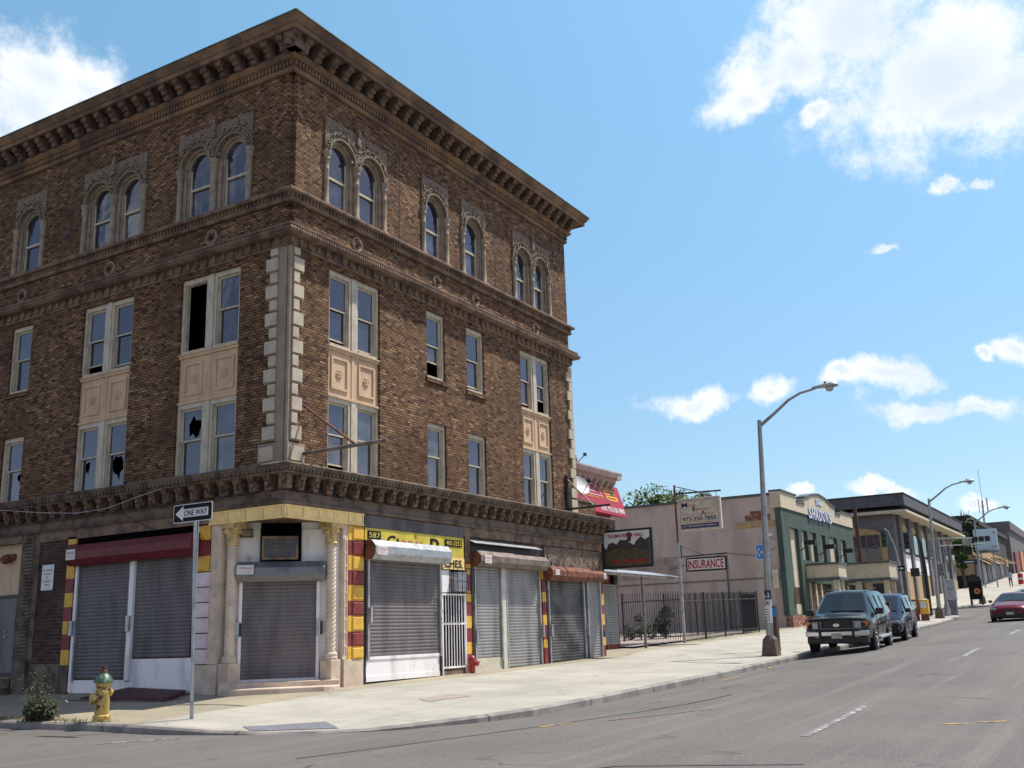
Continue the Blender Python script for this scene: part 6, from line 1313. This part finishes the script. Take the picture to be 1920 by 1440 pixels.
car('pale blue car following the maroon coupe', 'car', 'moving_car', (52, -10.2, RZ(52, -10.2)), PI, ST_C, gc, (1.45, -1.3), 'bluecar', .31, None, -.04, cx)
car('dark purple car parked far up the hill at the right edge', 'car', 'parked_car', (104, -7.3, RZ(104, -7.3)), PI, ST_C, gc, (1.45, -1.3), 'vanp', .31, None, -.05, cx)

# ================================================================== CORNER STREET FURNITURE
t_ = thing('utility_pole', 'brown wooden utility pole with a small lamp beside the green building', 'utility pole', (54.4, -.1, 1.9))
mb = MB(); mb.tube([(54.4, -.1, 1.7), (54.4, -.1, 8.95)], [.17, .12], 10); mb.build('pole', 'wood', t_, smooth=True); mb = MB(); mb.tube([(54.4, -.1, 6.8), (54.3, .6, 8.0), (54.3, 1.2, 8.2)], .04, 6); mb.build('arm', 'lamppole', t_); mb = MB(); mb.box((54.2, 1.1, 8.1), (54.4, 1.7, 8.28)); mb.build('lamp_head', 'lamppole', t_, bevel=.04)
def sighead(mb, x, y, z, n=3, face=(-1, 0)):
    mb.box((x-.12, y-.16, z-.17*n), (x+.12, y+.16, z+.17*n), 0)
    for k in range(n): mb.tube([(x-.12, y, z+(k-(n-1)/2)*.33), (x-.3, y, z+(k-(n-1)/2)*.33)], .13, 8, 0)
M['greensig'] = pm('dark_green_signal_case', (.02, .05, .035), .6)
t_ = thing('traffic_signal', 'green cased traffic signal on a curved steel pole with a small one way sign', 'traffic signal', (54.3, -2.5, 1.9))
mb = MB(); mb.tube([(54.3, -2.55, 1.7), (54.3, -2.5, 5.2), (54.3, -2.35, 6.3), (54.3, -2.05, 7.2), (54.3, -1.85, 7.4)], [.09, .08, .06, .05, .04], 8); mb.build('pole', 'lamppole', t_, smooth=True); mb = MB(); sighead(mb, 54.2, -1.8, 6.7); mb.build('signal_head', 'greensig', t_)
mb = MB(); mb.box((54.12, -2.9, 4.6), (54.15, -2.0, 4.92)); op = mb.build('one_way_plate', 'blacksign', t_); text('ONE WAY', (54.115, -2.1, 4.69), (0, -1, 0), UP, .13, 'signwhite', op, width=.5); mb = MB(); mb.add([(54.114, -2.62, 4.85), (54.114, -2.86, 4.76), (54.114, -2.62, 4.67)], [(0, 1, 2)]); mb.build('arrow', 'signwhite', op)
t_ = thing('traffic_signal', 'black traffic signal post with a walk signal between the grey building and the lamp', 'traffic signal', (51.7, -4.5, 1.75))
mb = MB(); mb.tube([(51.7, -4.5, 1.6), (51.7, -4.5, 4.5), (51.6, -4.45, 6.1), (51.5, -4.2, 6.7)], [.12, .11, .07, .05], 8); mb.build('pole', 'black', t_, smooth=True); mb = MB(); sighead(mb, 51.4, -3.7, 6.3); mb.tube([(51.5, -4.2, 6.6), (51.4, -3.7, 6.6)], .03, 5); mb.build('signal_head', 'black', t_); mb = MB(); mb.box((51.3, -4.2, 4.1), (51.5, -3.7, 4.6)); mb.tube([(51.4, -4, 4.3), (51.6, -4.5, 4.3)], .03, 5); mb.build('walk_signal', 'black', t_)
t_ = thing('traffic_signal', 'steel traffic signal mast with a double bar arm over the road', 'traffic signal', (51.5, -5.5, 1.7))
mb = MB(); mb.lathe([(.2, 0), (.17, .5), (.1, .8)], (51.5, -5.5, 1.65), 8); mb.tube([(51.5, -5.5, 2.3), (51.5, -5.5, 6.4)], [.1, .08], 8); mb.build('pole', 'lamppole', t_, smooth=True)
mb = MB(); mb.tube([(51.5, -5.5, 6.3), (51.5, -8.3, 6.15)], .035, 6); mb.tube([(51.5, -5.5, 5.85), (51.5, -8.0, 5.8)], .035, 6); mb.tube([(51.5, -6.0, 6.25), (51.5, -6.0, 5.83)], .03, 5); mb.tube([(51.5, -6.9, 6.2), (51.5, -6.9, 5.82)], .03, 5); mb.box((51.45, -7.35, 5.85), (51.55, -6.85, 6.2)); mb.build('arm', 'lamppole', t_)
mb = MB()
for k in range(3): mb.box((51.3, -7.75-k*.34, 5.95), (51.5, -7.47-k*.34, 6.25)); mb.tube([(51.3, -7.6-k*.34, 6.1), (51.05, -7.6-k*.34, 6.12)], .12, 8)
mb.build('signal_head', 'black', t_); mb = MB(); sighead(mb, 51.2, -5.5, 4.4, 2); mb.build('side_signal', 'housing', t_)
t_ = thing('signal_cabinet', 'grey metal signal cabinet standing on the far kerb', 'utility cabinet', (52.9, -5.65, 1.75)); mb = MB(); mb.box((52.65, -5.95, 2.6), (53.15, -5.35, 3.85)); mb.build('cabinet_box', 'steel', t_, bevel=.02); mb = MB(); mb.box((52.7, -5.9, 1.65), (53.1, -5.4, 2.597)); mb.build('cabinet_base', 'housing', t_)
for x, y, m_, lb in ((46.0, -4.6, 'rust', 'dark red newspaper box beside the amber one'), (46.2, -5.1, 'awny', 'amber newspaper box nearest the second lamp')):
    z = PZ(x, y); t = thing('newspaper_box', lb, 'newspaper box', (x, y, z), 'newspaper boxes'); mb = MB(); mb.box((x-.22, y-.24, z+.35), (x+.22, y+.24, z+1.15)); mb.build('box_body', m_, t, bevel=.02); mb = MB(); mb.box((x-.2, y-.2, z-.02), (x+.2, y+.2, z+.35)); mb.build('stand', 'rust', t); mb = MB(); mb.box((x-.23, y-.16, z+.7), (x-.222, y+.16, z+1.05)); mb.build('window', 'signwhite', t)
x, y, z = 68.2, -5.2, 2.55
t_ = thing('street_kiosk', 'dark wrapped kiosk with an orange poster on short legs at the far kerb', 'kiosk', (x, y, z)); mb = MB(); mb.box((x-.25, y-.45, z+.3), (x+.25, y+.45, z+1.6)); mb.build('kiosk_body', 'blacksign', t_, bevel=.05)
mb = MB(); mb.prism([(-.52, 1.6), (.5, 1.6), (.42, 1.9), (.15, 2.15), (-.2, 2.1), (-.45, 1.9)], lambda p, k: (x-.3 if k == 0 else x+.3, y+p[0], z+p[1])); mb.build('kiosk_roof', 'black', t_)
mb = MB(); mb.lathe([(.22, 0), (.22, .01)], (x-.26, y-.12, z+.9), 20, 0, (-1, 0, 0)); mb.build('poster', 'orange', t_); mb = MB(); mb.lathe([(.1, 0), (.1, .006)], (x-.272, y-.12, z+.9), 14, 0, (-1, 0, 0)); mb.build('poster_centre', 'redp', t_)
for a, b2 in ((-.2, -.38), (.2, -.38), (-.2, .38), (.2, .38)): mb = MB(); mb.box((x+a-.05, y+b2-.05, z-.1), (x+a+.05, y+b2+.05, z+.3)); mb.build('leg', 'black', t_)

# ================================================================== GREY BUILDING AND FAR BLOCK
Q_ = thing('grey_building', 'two storey grey building with tan panels and a deep overhanging eave', 'building', (69, 0, 2.2))
mb = MB(); mb.box((69, .2, 1.6), (99, 24, 9.7)); mb.build('wall', 'greywall', Q_)
mb = MB(); mb.box((68.0, -1.0, 9.75), (100.2, 25, 9.95)); mb.build('eave', 'cream', Q_); mb = MB(); mb.box((68.1, -.9, 10.3), (99.2, 24.6, 11.2)); mb.build('roof_band', 'greyroof', Q_, bevel=.03)
mb = MB(); mb.add([(68.1, -.9, 9.95), (99.2, -.9, 9.95), (99.2, 24, 9.95), (68.1, 24, 9.95), (69.2, .4, 10.3), (98, .4, 10.3), (98, 23, 10.3), (69.2, 23, 10.3)], [(0, 1, 5, 4), (3, 0, 4, 7)]); mb.build('roof_slope', 'greyroof', Q_)
mb = MB(); mb.box((68.0, -.95, 11.2), (99.3, 24.7, 11.27)); mb.build('roof_edge', 'black', Q_)
for y0 in (.9, 7.5, 14):
    mb = MB(); pts = [(y0+.0, 2.6), (y0+4.6, 2.6), (y0+4.6, 7.7)]+[(y0+2.3+2.3*math.cos(PI*i/10), 7.7+1.1*math.sin(PI*i/10)) for i in range(1, 10)]+[(y0, 7.7)]
    mb.prism(pts, lambda p, k: (68.9 if k == 0 else 69.0, p[0], p[1])); tp_ = mb.build('tan_panel', 'tan', Q_)
    mb = MB(); mb.box((68.84, y0+.5, 6.3), (68.9, y0+4.2, 8.2)); mb.box((68.82, y0+.4, 6.2), (68.9, y0+4.3, 6.297)); wq = mb.build('window', 'glass', Q_)
    for q in (1.5, 2.5, 3.4): mb = MB(); mb.box((68.8, y0+q, 6.3), (68.84, y0+q+.07, 8.2)); mb.build('glazing_bar', 'greywall', wq)
    mb = MB(); mb.box((68.82, y0-.2, 5.35), (68.9, y0+4.8, 5.6)); mb.build('string_course', 'greywall', Q_)
    mb = MB(); mb.box((68.85, y0+.1, 2.5), (68.897, y0+1.4, 4.4)); mb.build('barred_window', 'black', Q_)
for i in range(7):
    a = 71.2+i*4.1
    mb = MB(); mb.box((a, .1, 2.2), (a+2.6, .2, 5.3)); mb.build('tan_panel', 'tan', Q_)
    if i < 3: mb = MB(); mb.box((a, .08, 5.3), (a+2.6, .2, 6.7)); mb.build('white_panel', 'white', Q_)
    mb = MB(); mb.prism([(a, 6.9), (a+2.6, 6.9), (a+2.6, 8.4)]+[(a+1.3+1.3*math.cos(PI*k/8), 8.4+.8*math.sin(PI*k/8)) for k in range(1, 8)]+[(a, 8.4)], lambda p, k: (p[0], .1 if k == 0 else .2, p[1])); mb.build('tan_panel', 'tan', Q_)
    mb = MB(); mb.box((a+.5, .03, 6.9), (a+2.1, .1, 8.5)); mb.build('window', 'glass', Q_)
    mb = MB(); mb.box((a-1.2, -.05, 2.2), (a-.3, .2, 9.7)); mb.build('pier', 'greywall', Q_)
F_ = thing('dark_corner_shop', 'dark building with a tan shop level and steel shutters beyond the grey building', 'building', (114, 2, 4.6))
mb = MB(); mb.box((112, .0, 4.0), (150, 26, 12.6)); mb.build('wall', 'farwall', F_); mb = MB(); mb.box((111.9, -.3, 12.6), (150.4, 26, 13.1)); mb.build('cornice', 'farwall', F_)
mb = MB(); mb.box((111.9, .05, 6.3), (112, 24, 8.6)); mb.box((111.9, -.1, 8.6), (149, .0, 9.6)); mb.build('tan_band', 'tan', F_)
mb = MB(); mb.box((111.88, .1, 4.0), (112, 24, 6.3)); mb.build('base_wall', 'black', F_)
for i in range(7):
    a = 113+i*5; mb = MB(); mb.box((a, -.12, 4.4+i*.25), (a+3.8, -.0, 7.6+i*.25)); mb.build('steel_shutter', 'shutterl' if i % 2 else 'shutter', F_)
    mb = MB(); mb.prism([(-.1, 8.4+i*.22), (-1.3, 7.7+i*.22), (-1.3, 7.6+i*.22), (-.1, 8.3+i*.22)], lambda p, k: (a-.3 if k == 0 else a+4.2, p[0], p[1])); mb.build('awning', ['tan', 'rust', 'pinkstone'][i % 3], F_)
F2 = thing('pale_far_building', 'pale grey building with orange banners farthest up the hill', 'building', (160, 0, 8))
mb = MB(); mb.box((152, -.5, 6), (230, 20, 14.2)); mb.build('wall', 'greywall', F2); mb = MB(); mb.box((151.9, -.8, 14.2), (231, 20, 15.4)); mb.build('roof_band', 'greywall', F2)
for i in range(6): mb = MB(); mb.box((154+i*9, -.75, 8+i*.6), (158+i*9, -.5, 11+i*.6)); mb.build('banner', ['redp', 'orange', 'awny'][i % 3], F2)
t_ = thing('billboard', 'pale blue billboard raised on posts over the far shops', 'billboard', (105, -2.4, 4.5))
mb = MB(); mb.box((105, -3.5, 8.6), (105.3, -1.2, 10.85)); mb.build('board', 'billface', t_); 
for y in (-2.9, -1.7): mb = MB(); mb.tube([(105.15, y, 4.3), (105.15, y, 8.7)], .08, 6); mb.build('post', 'steel', t_)
mb = MB(); mb.box((104.6, -3.6, 8.3), (105.5, -1.1, 8.45)); mb.build('catwalk', 'housing', t_)
text('home', (104.99, -2.9, 8.85), (0, -1, 0), UP, .22, 'navy', t_, width=.45); text('M', (104.99, -3.15, 10.2), (0, -1, 0), UP, .35, 'red', t_, width=.25)
tree('dark green tree on the slope behind the far shops', (107.5, .6, 5), 7.2, 2.6, 31, 'leaf2', 3400, .3, .2, blobs=18, low=.55)
tree('bright green bush on the roofline by the far shops', (104, .2, 4.4), 6.6, 1.5, 32, 'leaf', 1600, .22, .12, blobs=12)
tree('bare branched tree against the sky beyond the grey building', (119.5, 1.5, 9.5), 5.4, 1.6, 33, 'leaf2', 0, .2, .1, 'bare_tree', 26, .7)
t_ = thing('radio_mast', 'thin lattice radio mast with aerials far behind the shops', 'mast', (258, 14.5, 13)); mb = MB()
for a, b2 in ((.25, 0), (-.15, .2), (-.15, -.2)): mb.tube([(258+a, 14.5+b2, 12), (256+a*.5, 13.6+b2*.5, 29.5)], .09, 4)
mb.tube([(256, 13.6, 29), (256, 13.6, 37)], .06, 4); mb.build('mast_frame', 'steel', t_); mb = MB()
for a, b2 in ((1, 1), (-1, -1), (.6, -1)): mb.tube([(256, 13.6, 28), (256+a, 13.6+b2, 28)], .05, 4); mb.tube([(256+a, 13.6+b2, 26.6), (256+a, 13.6+b2, 30)], .09, 4)
mb.build('aerials', 'steel', t_)
# traffic barrel
x, y = 112, -4.6; z = 5.05; t_ = thing('traffic_barrel', 'red and white traffic barrel on the far pavement', 'traffic barrel', (x, y, z)); mb = MB(); mb.lathe([(.35, 0), (.3, .05), (.27, 1.1), (.2, 1.2)], (x, y, z), 12); mb.build('drum', 'red', t_, smooth=True); mb = MB(); mb.lathe([(.3, 0), (.29, .2)], (x, y, z+.5), 12); mb.build('white_band', 'signwhite', t_)
# pedestrian
def person(x, y, z, label):
    V = [(0, 0, .93), (0, 0, 1.12), (.02, 0, 1.35), (.02, 0, 1.5), (.03, 0, 1.66), (0, .1, .88), (.14, .1, .5), (.05, .11, .07), (.17, .11, .03), (0, -.1, .88), (-.05, -.1, .48), (-.25, -.1, .1), (-.13, -.1, .04), (.02, .2, 1.42), (-.08, .24, 1.14), (.03, .24, .9), (.02, -.2, 1.42), (.1, -.24, 1.14), (.22, -.22, .92)]
    E_ = [(0, 1), (1, 2), (2, 3), (3, 4), (0, 5), (5, 6), (6, 7), (7, 8), (0, 9), (9, 10), (10, 11), (11, 12), (2, 13), (13, 14), (14, 15), (2, 16), (16, 17), (17, 18)]
    Rr = [.13, .13, .15, .055, .1, .09, .065, .045, .04, .09, .065, .045, .04, .06, .045, .03, .06, .045, .03]
    me = bpy.data.meshes.new('person'); me.from_pydata([(x-a, y+b2, z+c3) for a, b2, c3 in V], E_, []); o = bpy.data.objects.new('person', me); COL.objects.link(o); me.materials.append(M['cloth1']); me.materials.append(M['cloth2'])
    md = o.modifiers.new('skin', 'SKIN'); 
    for v, r in zip(me.skin_vertices[0].data, Rr): v.radius = (r, r)
    me.skin_vertices[0].data[0].use_root = True
    o.modifiers.new('sub', 'SUBSURF').levels = 1
    bpy.context.view_layer.update(); m2_ = bpy.data.meshes.new_from_object(o.evaluated_get(bpy.context.evaluated_depsgraph_get())); o.modifiers.clear(); o.data = m2_
    m2_.materials.clear()
    for k in ('cloth1', 'cloth2', 'skin', 'blacksign'): m2_.materials.append(M[k])
    for p in m2_.polygons:
        h = p.center.z-z; p.material_index = 2 if (h > 1.5 or (h < 1.0 and abs(p.center.y-y) > .21)) else (0 if h > .95 else (1 if h > .1 else 3)); p.use_smooth = True
    tag(o, label, 'person'); mb = MB(); mb.lathe([(.09, 0), (.11, .06), (.08, .13), (.02, .15)], (x+.0, y, z+1.68), 10); mb.build('hair', 'black', o, smooth=True)
person(104, -4.3, 4.55, 'pedestrian in a pale shirt and navy trousers walking on the far pavement')

t_ = thing('street_name_sign', 'small green street name plate on the third street lamp', 'street sign', (69.5, -5.0, 5.6)); mb = MB(); mb.box((69.45, -5.35, 5.55), (69.48, -4.4, 5.85)); mb.build('name_plate', 'greensig', t_); mb = MB(); mb.box((69.44, -5.2, 5.65), (69.449, -4.55, 5.73)); mb.build('small_print', 'signwhite', t_)
x, y = 11.6, -6.75; z = RZ(x, y); mb = MB(); mb.add([(x, y, z+.01), (x+.22, y+.02, z+.05), (x+.2, y+.14, z+.02), (x+.04, y+.13, z+.06)], [(0, 1, 2, 3)]); tag(mb.build('litter', 'awny', recalc=False), 'scrap of yellow litter in the gutter below the nearest lamp', 'litter')

for y, z, h in ((3.2, 1.3, 3.4), (12, 1.5, 5.5)):
    mb = MB(); mb.tube([(37.43, y, z), (37.43, y, z+h)], .04, 6); mb.build('drain_pipe', 'greytrim', G_)
mb = MB(); mb.tube([(37.4, .45, 5.4), (37.42, 1.5, 5.05), (37.42, 3.2, 5.3), (37.42, 6.5, 4.6)], .012, 4); mb.build('wall_cable', 'black', G_)
def rpatch(nm, pts, mat):
    n = 6; P = [Vector(p) for p in pts]; mb = MB()
    for i in range(n+1):
        for j in range(n+1):
            q = P[0].lerp(P[1], i/n).lerp(P[3].lerp(P[2], i/n), j/n); mb.v.append((q.x, q.y, RZ(q.x, q.y)+.007))
    mb.f = [(i*(n+1)+j, (i+1)*(n+1)+j, (i+1)*(n+1)+j+1, i*(n+1)+j+1) for i in range(n) for j in range(n)]; mb.m = [0]*len(mb.f); return kind(mb.build(nm, mat, recalc=False), 'structure')
M['tar'] = pm('tar_seal', (.095, .088, .082), .8, (.07, .066, .062), 6, fine=.3)
for a in ([(-6.5, -6.4), (-3.0, -7.3), (1.5, -8.4), (3.2, -8.6)], [(9, -13.4), (13, -12.9), (18, -12.8)], [(-8, -9.5), (-6.2, -10.6), (-5.6, -12.4)]): strip('sealed_crack', a, .05, 'tar', dz=.008)
